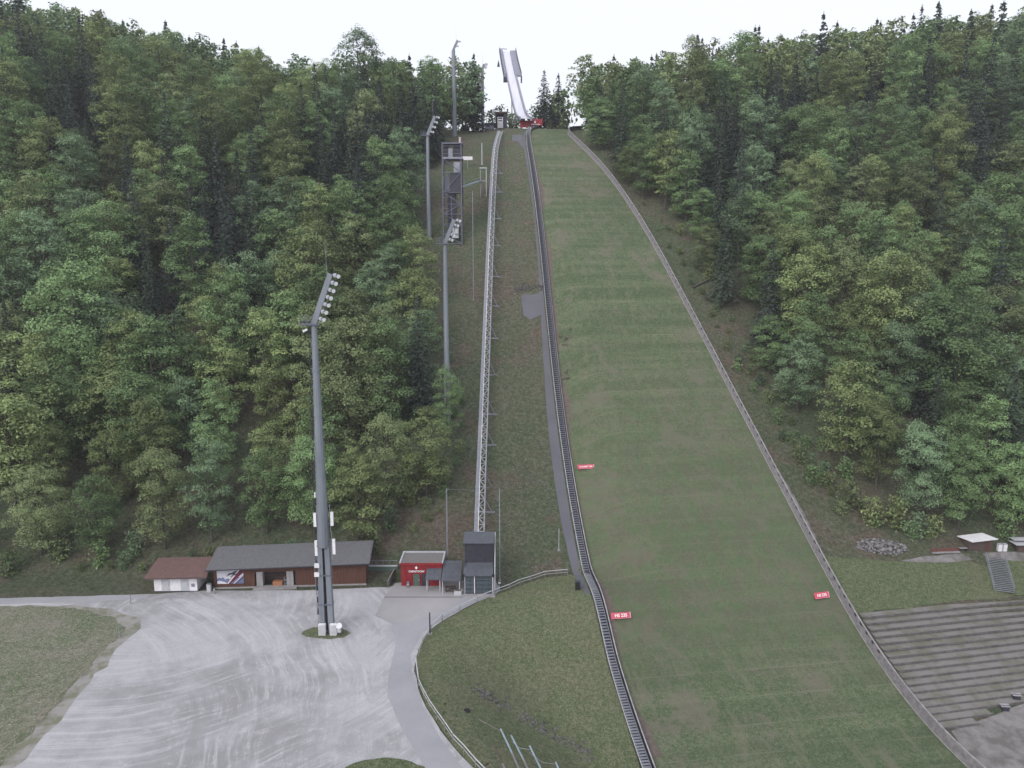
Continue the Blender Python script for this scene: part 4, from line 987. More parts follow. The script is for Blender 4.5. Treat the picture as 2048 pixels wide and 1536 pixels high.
# white toilet hut
A2 = at(309, 1180, 124.4); A2.z = LOT
th = thing('white_hut', A2, 'small white hut with reddish roof and two grey doors', 'hut')
S_, A, ex, ey = S, A2, Vector((1, .02, 0)).normalized(), Vector((-.02, 1, 0)).normalized()
W2 = 7.5
mb = MB(); sbox(mb, 0, W2, 0, 4.2, .15, 2.75); mb.build('wall', M['white'], th)
mb = MB(); sbox(mb, -.03, W2+.03, -.02, 4.1, 0, .16); mb.build('plinth', M['dark'], th)
for u in (1.3, 4.65):
    mb = MB(); sbox(mb, u, u+1.45, -.05, 0, .16, 2.5); d_ = mb.build('door', M['pale'], th)
    mb = MB(); sbox(mb, u+1.25, u+1.35, -.1, -.05, 1.2, 1.3); mb.build('handle', M['dark'], d_, WO[th.name])
mb = MB(); sbox(mb, 6.5, 7.1, -.04, 0, .9, 1.5); mb.build('notice', M['lilac'], th)
mb = MB(); sbox(mb, 1.9, 2.1, -.12, 0, 2.5, 2.65); mb.build('lamp', M['dark'], th)
mb = MB(); hexa(mb, [S(-1.3, -.9, 2.75), S(W2+2.1, -.9, 2.9), S(W2+1.7, 4.6, 4.45), S(-1.1, 4.6, 4.3)], [S(-1.3, -.9, 2.9), S(W2+2.1, -.9, 3.05), S(W2+1.7, 4.6, 4.6), S(-1.1, 4.6, 4.45)]); rf = mb.build('roof', M['tile'], th)
mb = MB(); mb.beam(S(-1.32, -.97, 2.8), S(W2+2.1, -.97, 2.95), .13, .13); mb.build('gutter', M['brown2'], rf, WO[th.name])
bn = thing('electric_cabinet', at(418, 1172, 124.6), 'narrow pale cabinet standing between the white hut and the long shed', 'cabinet'); g = WO[bn.name]
mb = MB(); mb.box((g.x, 124.6, LOT+.7), (.7, .5, 1.4)); mb.build('body', M['pale'], bn); mb = MB(); mb.box((g.x, 124.6, LOT+1.43), (.8, .6, .06)); mb.build('lid', M['galv'], bn)
bo = thing('bollard', at(428, 1176, 123.6), 'short concrete bollard at the left corner of the long shed', 'bollard'); g = WO[bo.name]
mb = MB(); mb.tube((g.x, 123.6, LOT), (g.x, 123.6, LOT+.85), .17, .14, 10); mb.build('post', M['conc'], bo); mb = MB(); mb.tube((g.x, 123.6, LOT+.85), (g.x, 123.6, LOT+.95), .14, .05, 10); mb.build('cap', M['pale'], bo)

# ------------------------------------------------------------------ floodlight masts
def mast(base, ztop, label, r0=1.1, r1=.42, head=7.4, dxh=2.7, nl=7, near=False, dyh=0.0, platform=True):
    t_ = thing('floodlight_mast', base, label, 'floodlight mast', 'floodlight masts up the left side of the hill')
    x, y, zb = base
    if near:
        zj = zb+14.5                                  # two legs below, one shaft above
        for sg in (-1, 1):
            mb = MB(); rr = lambda z: r0+(r1-r0)*(z-zb)/(ztop-zb)
            hexa(mb, [(x+sg*.28, y-.5, zb), (x+sg*rr(zb), y-.5, zb), (x+sg*rr(zb), y+.5, zb), (x+sg*.28, y+.5, zb)], [(x+sg*.16, y-.45, zj), (x+sg*rr(zj), y-.45, zj), (x+sg*rr(zj), y+.45, zj), (x+sg*.16, y+.45, zj)]); mb.build('leg', M['mast'], t_)
        mb = MB(); rj = r0+(r1-r0)*(zj-zb)/(ztop-zb); mb.tube((x, y, zj-.3), (x, y, ztop), rj*1.03, r1, 12)
        for k in range(1, 5): z = zj+k*(ztop-zj)/5; rk = rj+(r1-rj)*(z-zj)/(ztop-zj); mb.tube((x, y, z), (x, y, z+.15), rk+.06, rk+.06, 12)
        mb.build('shaft', M['mast'], t_)
        mb = MB(); mb.box((x, y, (zb+zj)/2), (.30, .3, zj-zb))
        for k in range(18): mb.box((x+.02, y-.25, zb+.6+k*.76), (.26, .2, .12))
        mb.build('leg_gap_fill', M['black'], t_)  # black block put between the legs to darken the open gap
        for z in (zb+.4, zb+4.8, zb+9.6, zj-.1): mb = MB(); rk = r0+(r1-r0)*(z-zb)/(ztop-zb); mb.box((x, y, z), (2*rk+.12, 1.1, .14)); mb.build('clamp', M['masth'], t_)
    else:
        mb = MB(); mb.tube((x, y, zb-1), (x, y, ztop), r0, r1, 12); mb.build('shaft', M['mast'], t_)
    # ladder on the left side
    lad = lambda z, s=1.0: x-(r0+(r1-r0)*(z-zb)/(ztop-zb))-.28
    mb = MB(); z = zb+3
    while z < ztop-1.0:
        mb.beam((lad(z)-.12, y-.1, z), (lad(z+2)-.12, y-.1, z+2), .05, .05); mb.beam((lad(z)+.12, y-.1, z), (lad(z+2)+.12, y-.1, z+2), .05, .05)
        for q in range(4 if near else 0): mb.box((lad(z+q*.5), y-.1, z+q*.5), (.24, .05, .05))
        if near: mb.box((lad(z)-.02, y+.05, z+.4), (.22, .22, .8))
        z += 2
    mb.build('ladder', M['dark'], t_)
    # platform
    if platform:
        mb = MB(); mb.box((x-.5, y, ztop+.1), (2.9, 1.4, .18)); mb.build('platform', M['masth'], t_)
        mb = MB()
        for zz in (.65, 1.25): 
            for yy in (-.68, .68): mb.beam((x-1.9, y+yy, ztop+zz), (x-.4, y+yy, ztop+zz), .05, .05)
            mb.beam((x-1.9, y-.68, ztop+zz), (x-1.9, y+.68, ztop+zz), .05, .05)
        for xx in (-1.9, -1.15, -.4): mb.box((x+xx, y-.68, ztop+.7), (.05, .05, 1.2)); mb.box((x+xx, y+.68, ztop+.7), (.05, .05, 1.2))
        mb.build('railing', M['masth'], t_)
    a = Vector((x-.05, y, ztop+.1)); b = Vector((x+dxh, y+dyh, ztop+head))
    mb = MB(); mb.beam(a, b, .62, .8, up=(1, 0, 0)); mb.build('lamp_arm', M['mast'], t_)
    mb = MB(); mb.tube(b-Vector((.5, 0, .5)), b+Vector((-.65, 0, 5.0)), .045, .02, 6); mb.build('lightning_rod', M['galv'], t_)
    for i in range(nl):
        f = (i+.55)/nl; p = a.lerp(b, f)
        for k in (0, 1):
            c = p+Vector((.85+.55*k, -.3-.25*k, .18 if k else .35)); mb = MB()
            mb.tube(c+Vector((-.28, .30, .12)), c+Vector((.05, -.1, -.05)), .16, .34, 10); mb.beam(p, c+Vector((-.2, .3, 0)), .08, .08); lp = mb.build('floodlight', M['masth'], t_)
            mb = MB(); mb.tube(c+Vector((.055, -.105, -.052)), c+Vector((.075, -.13, -.06)), .31, .31, 10); mb.build('lens', M['lens'], lp, WO[t_.name])
    return t_
b1 = on_z(655, 1264, LOT)
m1 = mast((b1.x, b1.y, LOT), at(628, 650, b1.y).z, 'tallest looking, nearest floodlight mast standing in the car park', near=True)
x, y = b1.x, b1.y
# equipment on the near mast
for (px, py0, py1, side) in ((630, 1026, 1053, -1), (664, 1024, 1051, 1), (632.5, 1081, 1111, -1), (668, 1078, 1108, 1)):
    a = at(px, py0, y-.4); b = at(px, py1, y-.4); mb = MB(); mb.box((a.lerp(b, .5)), (.42, .3, (a-b).length)); pn = mb.build('antenna_panel', M['white'], m1)
    c = a.lerp(b, .5); mb = MB()
    for f in (.1, .9): q = a.lerp(b, f); mb.beam((q.x, y-.2, q.z), (x+side*.8, y-.1, q.z), .07, .07)
    mb.tube((q.x-side*.28, y-.25, a.z+1.2), (q.x-side*.28, y-.25, b.z-1.0), .05, n=6); mb.build('bracket', M['galv'], pn, WO[m1.name])
for py in (1131, 1149):
    q = at(634, py, y-.5); mb = MB(); mb.box(q, (.75, .4, .62)); bx_ = mb.build('radio_box', M['white'], m1); mb = MB(); mb.beam(q, (x-.6, y, q.z), .1, .1); mb.build('bracket', M['galv'], bx_, WO[m1.name])
q = at(630, 990, y-.3); mb = MB(); mb.tube(q-Vector((0, 0, .4)), q+Vector((0, 0, .4)), .13, n=8); mb.build('radio_tube', M['white'], m1)
q = at(610, 661, y-.3); mb = MB(); mb.beam(q+Vector((-.3, 0, -.15)), q+Vector((.35, 0, .2)), .3, .3); mb.build('small_floodlight', M['white'], m1)
mb = MB(); mb.beam((x-1.25, y-.3, LOT+1), (x-1.55, y-.1, LOT+12), .06, .06); mb.build('conduit', M['galv'], m1)
for px, lab in ((645, 'white cabinet at the foot of the near mast, left one'), (667.5, 'white cabinet at the foot of the near mast, right one')):
    q = on_z(px, 1270, LOT); t_ = thing('equipment_cabinet', q, lab, 'cabinet'); mb = MB(); mb.box((q.x, q.y, LOT+.95), (1.05, .6, 1.75)); mb.build('body', M['white'], t_)
    mb = MB(); mb.box((q.x, q.y-.32, LOT+1.0), (.9, .04, 1.5)); mb.build('door', M['pale'], t_); mb = MB(); mb.box((q.x, q.y, LOT+.05), (1.15, .7, .12)); mb.build('base', M['conc'], t_)
q = on_z(679, 1271, LOT); t_ = thing('ventilation_unit', q, 'white and grey snow gun like unit on a small stand beside the mast foot', 'machine')
mb = MB(); mb.tube((q.x, q.y, LOT+1.7), (q.x+.1, q.y-.45, LOT+1.85), .42, .46, 14); mb.build('drum', M['white'], t_)
mb = MB(); mb.box((q.x, q.y, LOT+.95), (.55, .5, .7)); mb.build('motor_box', M['pale'], t_)
for i, j in ((-.35, -.4), (.4, -.2), (0, .45)): mb = MB(); mb.beam((q.x, q.y, LOT+.9), (q.x+i, q.y+j, LOT), .08, .08); mb.build('leg', M['dark'], t_)
def mast_at(px, ytop, Y, label, **k):
    b = at(px, ytop, Y); return mast((b.x, Y, Z(b.x, Y)), b.z, label, **k)
mast_at(890, 488, 166, 'pale floodlight mast rising from the trees in front of the judges tower', r0=.75, r1=.42, head=5.2, dxh=2.1, nl=5)
mast_at(855, 272, 224, 'slender floodlight mast left of the judges tower', r0=.7, r1=.42, head=5.4, dxh=2.2, nl=4)
mast_at(907, 100, 300, 'highest floodlight mast, its head against the sky above the judges tower', r0=.95, r1=.6, head=3.4, dxh=1.6, nl=2, platform=False)
mast_at(965, 140, 318, 'greenish floodlight mast against the trees left of the upper station', r0=.7, r1=.5, head=2.2, dxh=.6, nl=3, platform=False)

# ------------------------------------------------------------------ judges tower
Yj = 222.0
jb = at(906, 487, Yj)
jt = thing('judges_tower', (jb.x, Yj, Z(jb.x, Yj)), 'dark steel lattice judges tower with cabins and top platform', 'tower')
xa, xb = at(887, 487, Yj).x, at(924, 487, Yj).x; D_ = 4.6
zt_, zb_ = at(906, 284, Yj).z, min(Z(xa, Yj), Z(xb, Yj))-1
zof = lambda py: at(906, py, Yj).z
for xx in (xa, xb):
    for yy in (Yj, Yj+D_):
        mb = MB(); mb.box((xx, yy, (zt_+zb_)/2), (.28, .28, zt_-zb_)); mb.build('corner_post', M['masth'] if yy == Yj else M['dark'], jt)
mb = MB(); lv = [487, 468, 448, 428, 408, 385, 345, 316]
for p0_, p1_ in zip(lv, lv[1:]):
    za, zc = zof(p0_), zof(p1_)
    for yy in (Yj, Yj+D_):
        mb.beam((xa, yy, za), (xb, yy, za), .18, .18)
        a, b = ((xa, yy, za), (xb, yy, zc)) if lv.index(p0_) % 2 else ((xb, yy, za), (xa, yy, zc)); mb.beam(a, b, .18, .18)
    for xx in (xa, xb): mb.beam((xx, Yj, za), (xx, Yj+D_, zc), .14, .14); mb.beam((xx, Yj, za), (xx, Yj+D_, za), .14, .14)
mb.build('lattice', M['masth'], jt)
def jbox(name, x0, x1, y0, y1, mat, dy0=.2, dy1=4.4, parent=None):
    a = at(x0, y0, Yj).x; b = at(x1, y1, Yj).x; mb = MB(); mb.box(((a+b)/2, Yj+(dy0+dy1)/2, (zof(y0)+zof(y1))/2), (b-a, dy1-dy0, zof(y0)-zof(y1))); return mb.build(name, mat, parent or jt, WO[jt.name])
jbox('platform', 886, 925, 314, 318, M['lilac'], -.3, 5)
jbox('cabin', 906, 922, 290, 314, M['dark'], 1.2, 4.4); jbox('cabin', 888, 897, 290, 314, M['dark'], 2.6, 4.4)
jbox('equipment_rack', 896, 905, 296, 314, M['galv'], .5, 1.4)
jbox('window', 907, 920, 324, 345, M['galv'], .3, 3.2)
jbox('cabin', 899, 923, 346, 384, M['dark'], .15, 4.4); jbox('staircase', 889, 899, 352, 384, M['masth'], 1.4, 3)
jbox('lift_shaft', 894, 912, 384, 470, M['dark'], 1.5, 3.5)
jbox('roof', 886, 925, 285, 288, M['masth'], -.2, 4.8)
mb = MB()
for py in (292, 300, 307): mb.beam((xa, Yj-.1, zof(py)), (xb, Yj-.1, zof(py)), .07, .07)
mb.build('railing', M['lilac'], jt)
jbox('canopy_sheet', 904, 917, 455, 476, M['pale'], .3, 1.2)
mb = MB(); a = at(887, 316, Yj)
for k in range(9): z = zof(384)-k*(zof(384)-zof(484))/9; mb.box((xa+.9, Yj-.25, z), (1.6, .8, .08))
mb.build('stair_flight', M['masth'], jt)
mb = MB(); q = Vector((xb-.25, Yj-.2, zof(279))); mb.tube(q-Vector((0, 0, 1)), q+Vector((0, 0, .6)), .32, .32, 8); mb.build('beacon', pmat('pinkish white shell', (.52,.42,.48)), jt)
gw = thing('footbridge', (xb, Yj+.5, zof(370)), 'thin footbridge beam from the judges tower to the slope gantry', 'footbridge')
Yg = G(966, 392).y
qb = at(959, 362, Yg)
mb = MB(); mb.beam((xb+.1, Yj+1, zof(373)), qb, .9, .28); mb.build('deck', M['teal'], gw)
for f in (-.45, .45): mb = MB(); mb.beam((xb+.1, Yj+1+f, zof(373)+1), qb+Vector((0, f, 1)), .05, .05); mb.build('handrail', M['galv'], gw)
ga = thing('gantry', Vector(at(966, 384, Yg)), 'small square steel gantry standing at the end of the footbridge', 'gantry')
a = at(960.5, 336, Yg); b = at(972.5, 384, Yg); zg = min(b.z, Z(b.x, Yg))-.5
for xx in (a.x, b.x):
    for yy in (0, 2.2): mb = MB(); mb.box((xx, Yg+yy, (a.z+zg)/2), (.2, .2, a.z-zg)); mb.build('post', M['pale'] if xx == b.x else M['galv'], ga)
mb = MB(); mb.box(((a.x+b.x)/2, Yg+1.1, a.z), (b.x-a.x+.4, 2.6, .3)); mb.build('roof', M['pale'], ga)
mb = MB(); mb.box(((a.x+b.x)/2, Yg+1.1, at(966, 362, Yg).z), (b.x-a.x+.3, 2.4, .35)); mb.build('platform', M['galv'], ga)
ws = thing('banner_board', Vector(at(935, 318, 262)), 'white banner board between the judges tower and the slope', 'banner')
a = at(925, 313, 262); b = at(945, 320, 262); mb = MB(); mb.box(((a.x+b.x)/2, 262, (a.z+b.z)/2), (b.x-a.x, .1, a.z-b.z)); mb.build('panel', M['white'], ws)
mb = MB()
zz = Z(a.x, 262.1); mb.box(((a.x+b.x)/2, 262.12, (a.z+zz)/2), (.12, .1, a.z-zz+.2)); mb.box(((a.x+b.x)/2, 262.12, a.z-.3), (b.x-a.x, .1, .1))
mb.build('frame', M['galv'], ws)

# ------------------------------------------------------------------ slender poles with wires
def pole(px, pyt, pyb, r, mat, label, name='slender_pole', cat='pole', topcap=True, Y=None):
    g = G(px, pyb) if Y is None else Vector((at(px, pyb, Y).x, Y, 0)); z = Z(g.x, g.y); top = at(px, pyt, g.y)
    t_ = thing(name, (g.x, g.y, z), label, cat); xb_ = g.x; mb = MB(); mb.tube((xb_, g.y, z-.3), (xb_, g.y, top.z), r, r*.75, 8); mb.build('shaft', mat, t_)
    mb = MB(); mb.box((xb_, g.y, z+.05), (r*5, r*5, .2)); mb.build('foot', M['conc'], t_)
    return t_, Vector((xb_, g.y, top.z))
_, w1 = pole(895, 978, 1110, .16, M['galv'], 'grey slender pole behind the right end of the red hut', Y=131.5)
_, w2 = pole(999.5, 978, 1150, .10, M['teal'], 'thin greenish pole right of the lower lift station', Y=129)
pole(1117.5, 1057, 1101, .11, M['woodl'], 'short pale pole standing left of the dark asphalt path')
pole(1028.5, 392, 588, .10, M['greenm'], 'tall green net pole above the dark gravel pad')
pole(1009, 268, 398, .10, M['greenm'], 'green net pole high on the slope right of the lift track')
pole(947, 382, 600, .10, M['galv'], 'thin grey pole left of the lift track')
pole(964, 286, 330, .2, M['pale'], 'pale post near the crest left of the lift track')
pole(860, 1225, 1268, .13, M['dark'], 'dark wooden post standing at the bend of the rail fence', 'wooden_post', 'post')
pole(262, 1190, 1208, .06, M['galv'], 'small sign post at the fork of the far path', 'sign_post', 'post')
pole(239, 1250, 1274, .06, M['teal'], 'thin blue post at the corner of the worn meadow', 'marker_post', 'post')
wt = MB(); wt.tube(w1, Vector((on_z(944, 984, -40).x, w1.y+.5, w1.z-.4)), .025, n=4); o = wt.build('wire', M['galv']); tag(o, 'thin wire running right from the grey pole behind the red hut', 'wire')

# ------------------------------------------------------------------ rail fence along the road
rfp = [Vector((*FENCE[i], LOT)) for i in range(len(FENCE)-1)]
for i, p in enumerate(rfp): p.z = LOT
def rail_fence(pts, label, h=1.15):
    t_ = thing('rail_fence', pts[0], label, 'fence'); ps = dens(pts, 2.3)
    ps = [p+Vector((.35 if p.y < 112 else 0, -.35 if p.y >= 112 else 0, 0)) for p in ps]
    for p in ps: p.z = Z(p.x, p.y)
    rr_ = random.Random(3); top = [p+Vector((rr_.uniform(-.12, .12), 0, h+rr_.uniform(-.12, .1))) for p in ps]
    mb = MB()
    for a, b in zip(top, top[1:]): mb.tube(a, b, .07, .06, 6)
    mb.build('top_rail', M['pale'], t_)
    mb = MB()
    for a, b in zip(top, top[1:]): mb.tube(a-Vector((0, 0, .55)), b-Vector((0, 0, .55)), .06, .05, 6)
    mb.build('lower_rail', M['woodl'], t_)
    pm = None
    for p in ps:
        if pm is None:
            mb = MB(); mb.tube(p-Vector((0, 0, .3)), p+Vector((0, 0, h+.05)), .07, .06, 6); pm = mb.build('post', M['wood'], t_); p0 = p
        else:
            c = pm.copy(); COL.objects.link(c); c.location = pm.location+(p-p0)
    return t_
rail_fence(rfp[1:12], 'curved rail fence from the black bin round the grass bowl')
k_ = [Vector((*on_z(a, b, LOT)[:2], LOT)) for a, b in [(828,1330),(832,1372),(842,1392),(868,1440),(900,1484),(945,1536),(1010,1600)]]
rail_fence(k_, 'rail fence running down along the lower road out of the picture')
bi = thing('black_bin', Vector((*NS(199, PATHL(199)-.9)[:2], NS(199, PATHL(199)-.9).z)), 'black bin box at the upper end of the rail fence', 'bin'); g = WO[bi.name]
mb = MB(); mb.box((g.x, g.y, g.z+.75), (.85, .7, 1.4)); mb.build('body', M['black'], bi); mb = MB(); mb.box((g.x, g.y, g.z+1.5), (.95, .8, .1)); mb.build('lid', M['dark'], bi)
sb = thing('switch_box', at(999, 1167, 126), 'small white box on the blue-grey post right of the lift station', 'box'); g = at(999, 1166, 125.5)
mb = MB(); mb.box(g, (.42, .2, .28)); mb.build('body', M['white'], sb); mb = MB(); mb.box((g.x, g.y+.15, (g.z+LOT)/2), (.1, .1, g.z-LOT)); mb.build('post', M['teal'], sb)

# boundary tape round the meadow
tp = thing('boundary_tape', on_z(150, 1375, LOT), 'faded orange tape strung on short stakes along the meadow edge', 'tape fence')
pts = [on_z(a, b, LOT) for a, b in [(240,1272),(222,1291),(198,1314),(165,1348),(135,1382),(112,1407),(88,1433),(58,1462),(30,1488),(0,1514)]]
for p in pts: mb = MB(); mb.tube(p, p+Vector((0, 0, .75)), .03, n=5); mb.build('stake', M['woodl'], tp)
mb = MB()
for a, b in zip(pts, pts[1:]): mb.beam(a+Vector((0, 0, .68)), b+Vector((0, 0, .6)), .02, .07)
mb.build('tape', pmat('faded orange tape', (.42,.28,.18), (.34,.30,.24), 1.5), tp)

# ------------------------------------------------------------------ signs on the landing slope
def sign(px, py, wpx, hpx, txt, label, sz, tilt=0.0):
    g = G(px, py+hpx/2)+Vector((0, 0, .35)); d = pix(g)[2]; w_ = wpx/FP*d; h_ = hpx/FP*d*.92
    n, s = ns(g.x, g.y); t_ = thing('distance_sign', g, label, 'sign')
    R3 = Matrix.Rotation(AX+tilt, 4, 'Z')@Matrix.Rotation(math.radians(62), 4, 'X'); T = Matrix.Translation(g+Vector((0, .25, h_*.5+.15)))@R3
    mb = MB(); mb.box((0, 0, 0), (w_, h_, .06)); mb.v = [tuple(T@Vector(v)) for v in mb.v]; mb.build('panel', M['redsign'], t_)
    mb = MB(); mb.box((w_*.47, 0, .035), (w_*.05, h_*.96, .02)); mb.box((0, -h_*.46, .035), (w_*.9, h_*.05, .02)); mb.v = [tuple(T@Vector(v)) for v in mb.v]; mb.build('edge_strip', pmat('pale sign edge', (.60,.30,.38)), t_)
    text_part('lettering', txt, sz, T@Matrix.Translation((0, 0, .05)), M['letter'], t_, .012)
    for i in (-.42, .42): 
        p = T@Vector((w_*i, h_*.3, -.05)); mb = MB(); mb.beam(p, (p.x, p.y+.1, Z(p.x, p.y)-.1), .06, .06); mb.build('leg', M['dark'], t_)
sign(1172, 938, 34, 9.5, 'K-PUNKT 200', 'red K-point sign lying on the grass beside the stairway', .46)
sign(1242, 1237, 41, 13, 'HS 235', 'red HS sign with white figures beside the lower stairway', .74)
sign(1644, 1196, 34, 13, 'HS 235', 'red HS sign with white figures beside the right barrier', .66, .12)

# ------------------------------------------------------------------ grandstand terraces
M['plank'] = pmat('dark plank', (.145,.14,.145), (.085,.08,.08), 1.2, .9)  # timber edging in a darker tone than the treads
gt = thing('grandstand', G(1880, 1330), 'weathered open grandstand terraces of long low steps right of the barrier', 'grandstand')
a0 = G(1712, 1231); a1 = G(2044, 1191); n0_, s0_ = ns(a0.x, a0.y); n1_, s1_ = ns(a1.x, a1.y)
slope_ = (n1_-n0_)/(s1_-s0_); print('terrace', n0_, s0_, n1_, s1_)
nl_ = ns(*G(1862, 1462)[:2])[0]; NT = 17; ztop_ = a0.z+.35; 
def TSn(k): return n0_+(nl_-n0_)*k/NT
zlast = Z(*NS(nl_, BARR(nl_)+4)[:2])
for k in range(NT):
    na = TSn(k); nb_ = TSn(k+1); sL = BARR(na)+2.0; sR = 70.0 if k < NT-3 else 34-3.5*(k-NT+3)
    if k == NT-3: sR = 42
    f = k/NT; zz = ztop_+(zlast+.25-ztop_)*(1-(1-f)**1.35)
    mb = MB(); R4 = random.Random(k)
    def TT(n, s, z): 
        p = NS(n+slope_*(s-s0_), s); return Vector((p.x, p.y, z+.006*(s-s0_)*10*0))
    dz = -.40
    # tread slab (gravel and moss) then timber edge
    hexa(mb, [TT(na, sL, zz-1.6), TT(nb_+.02, sL, zz-1.6), TT(nb_+.02, sR, zz-1.6), TT(na, sR, zz-1.6)], [TT(na, sL, zz), TT(nb_, sL, zz-.12), TT(nb_, sR, zz-.12), TT(na, sR, zz)])
    stp = mb.build('step', M['tread'], gt)
    mb = MB(); s_ = sL
    while s_ < sR-1:
        e = min(sR, s_+R4.uniform(5, 9)); up = R4.uniform(-.012, .012)
        a = TT(nb_+.03, s_+.03, zz-.18+up); b = TT(nb_+.03, e, zz-.18+up); mb.beam(a, b, .16, .34); s_ = e
    mb.build('edge_plank', M['plank'], stp, WO[gt.name])
for (px, py) in ((2032, 1398), (2009, 1420)):
    g = G(px, py); t_ = thing('picnic_step', g+Vector((0, 0, .4)), 'small slatted wooden step on the edge of the terraces, ' + ('upper one' if py < 1410 else 'lower one'), 'step')
    for k in (-.28, .28):
        c = g+Vector((k*.2, k, .75)); mb = MB(); mb.box(c, (1.3, .28, .09), AX-.25); mb.build('board', M['woodl'], t_)
    mb = MB(); mb.box(g+Vector((0, 0, .35)), (1.0, .7, .7), AX-.25); mb.build('frame', M['dark'], t_)

# metal stair on the green bank
A = G(1990, 1120); B = G(2008, 1186)
ms_ = thing('metal_stair', A, 'grey metal stair leading down the green bank to the terraces', 'stair')
dvec = B-A; side = Vector((dvec.y, -dvec.x, 0)).normalized(); 
if side.x < 0: side = -side
hw = 1.6
mb = MB()
for k in range(19): p = A.lerp(B, k/18); p.z = max(p.z, Z(p.x, p.y))+.35; mb.beam(p-side*hw, p+side*hw, .30, .06, up=(0, 0, 1))
mb.build('steps', M['galv'], ms_)
for sg in (-1, 1):
    mb = MB(); a = A+side*hw*sg+Vector((0, 0, .35)); b = B+side*hw*sg+Vector((0, 0, .35)); mb.beam(a, b, .08, .3); mb.build('stringer', M['galv'], ms_)
    mb = MB(); mb.beam(a+Vector((0, 0, 1)), b+Vector((0, 0, 1)), .07, .07); mb.beam(a+Vector((0, 0, .55)), b+Vector((0, 0, .55)), .05, .05)
    for k in range(6): p = a.lerp(b, k/5); mb.box(p+Vector((0, 0, .5)), (.06, .06, 1.0))
    mb.build('handrail', M['galv'], ms_)
# small shed, white boxes, edge building
g = G(1963, 1104); ss_ = thing('small_shed', g, 'small grey-brown shed with a bright white mono-pitch roof', 'shed')
A, ex, ey = G(1937, 1104), Vector((.99, .10, 0)).normalized(), Vector((-.10, .99, 0)).normalized(); A.z = min(A.z, g.z)-.1
mb = MB(); sbox(mb, 0, 5.0, 0, 2.8, 0, 2.35)
for k in range(6): sbox(mb, 0, 5.0, -.03, 0, .15+k*.38, .19+k*.38)
mb.build('wall', M['brown2'], ss_)
mb = MB(); hexa(mb, [S(.2, -.6, 2.35), S(5.5, -.6, 2.75), S(4.4, 2.4, 2.95), S(-.9, 2.4, 2.5)], [S(.2, -.6, 2.47), S(5.5, -.6, 2.87), S(4.4, 2.4, 3.07), S(-.9, 2.4, 2.62)]); mb.build('roof', M['white'], ss_)
mb = MB(); sbox(mb, 3.4, 4.3, -.05, -.03, .05, 2.0); mb.build('door', M['brown'], ss_)
for px, lab in ((1998, 'white box cabinet right of the small shed, left of two'), (2008, 'white box cabinet right of the small shed, right of two')):
    q = G(px, 1103); t_ = thing('white_box', q, lab, 'cabinet'); mb = MB(); mb.box(q+Vector((0, 0, .8)), (.74, .6, 1.35)); mb.build('body', M['white'], t_); mb = MB(); mb.box(q+Vector((0, 0, 1.58)), (.78, .66, .06)); mb.build('lid', M['pale'], t_)
q = G(2046, 1106); eh = thing('edge_shelter', q, 'low shelter with mossy grey roof cut by the right picture edge', 'shelter')
mb = MB(); mb.box(q+Vector((.6, 1, .8)), (3.2, 2.0, 1.7)); mb.build('wall', M['brown2'], eh)
mb = MB(); mb.box(q+Vector((.5, .8, 1.75)), (4.4, 2.4, .12)); mb.box(q+Vector((.7, 1.6, 2.3)), (4.2, 1.6, .12)); mb.build('roof', M['pale'], eh)
q = G(1926, 1104); be = thing('bench', q, 'small wooden bench left of the white-roofed shed', 'bench')
mb = MB(); mb.box(q+Vector((0, 0, .8)), (1.5, .5, .08)); mb.build('seat', M['woodl'], be)
for i in (-.6, .6): mb = MB(); mb.box(q+Vector((i, 0, .4)), (.1, .45, .76)); mb.build('leg', M['dark'], be)
a = G(1864, 1106); b = G(1918, 1104); tw = thing('rusty_timber_wall', a, 'low rust-brown timber edging left of the small shed', 'edging')
mb = MB(); mb.beam(a+Vector((0, .3, .35)), b+Vector((0, .3, .35)), .2, .7); mb.build('timber', M['rust'], tw); mb = MB(); mb.beam(a+Vector((0, -.2, .1)), b+Vector((0, -.2, .1)), .5, .16); mb.build('kerb', M['conc'], tw)

# ------------------------------------------------------------------ rocks
def rocks(name, spots, label, cat, mat):
    rr = random.Random(len(spots)); mb = MB()
    for (p, s) in spots:
        k = 8; vs = []; base = len(mb.v)
        ph = rr.uniform(0, 6.28)
        for lay, (zz, q) in enumerate(((-.35, .7), (.1, 1.0), (.5, .62))):
            for i in range(6):
                a = ph+i*1.047+lay*.4; r = s*q*rr.uniform(.65, 1.15); vs.append((p.x+math.cos(a)*r, p.y+math.sin(a)*r, p.z+zz*s*rr.uniform(.7, 1.2)))
        f = [tuple(range(6))[::-1], tuple(range(12, 18))]
        for l in (0, 6):
            for i in range(6): f.append((l+i, l+(i+1) % 6, l+6+(i+1) % 6, l+6+i))
        mb.add(vs, f)
    o = mb.build(name, mat); return tag(o, label, cat, None, 'stuff')
rr = random.Random(5); sp_ = []
for k in range(420):
    u, v = rr.uniform(-1, 1), rr.uniform(-1, 1)
    if u*u+v*v > 1: continue
    px = 1763+u*50+v*8; py = 1094+v*15+u*2; g = G(px, py); g.z += .35*(1-u*u-v*v); sp_.append((g, rr.uniform(.22, .55)))
rocks('boulder_pile', sp_, 'heap of grey boulders at the foot of the right wood', 'boulder pile', M['rock'])
sp_ = []
for k in range(230):
    t_ = rr.random(); px = 945+(1180-945)*t_+rr.gauss(0, 5); py = 1372+(1512-1372)*t_**.95+rr.gauss(0, 5+4*math.sin(t_*19)**2)
    if 1020 < px < 1030: continue
    sp_.append((G(px, py), rr.uniform(.16, .42)))
for k in range(40): t_ = rr.random(); sp_.append((G(1058+105*t_+rr.gauss(0, 4), 1360+80*t_+rr.gauss(0, 4)), rr.uniform(.07, .18)))
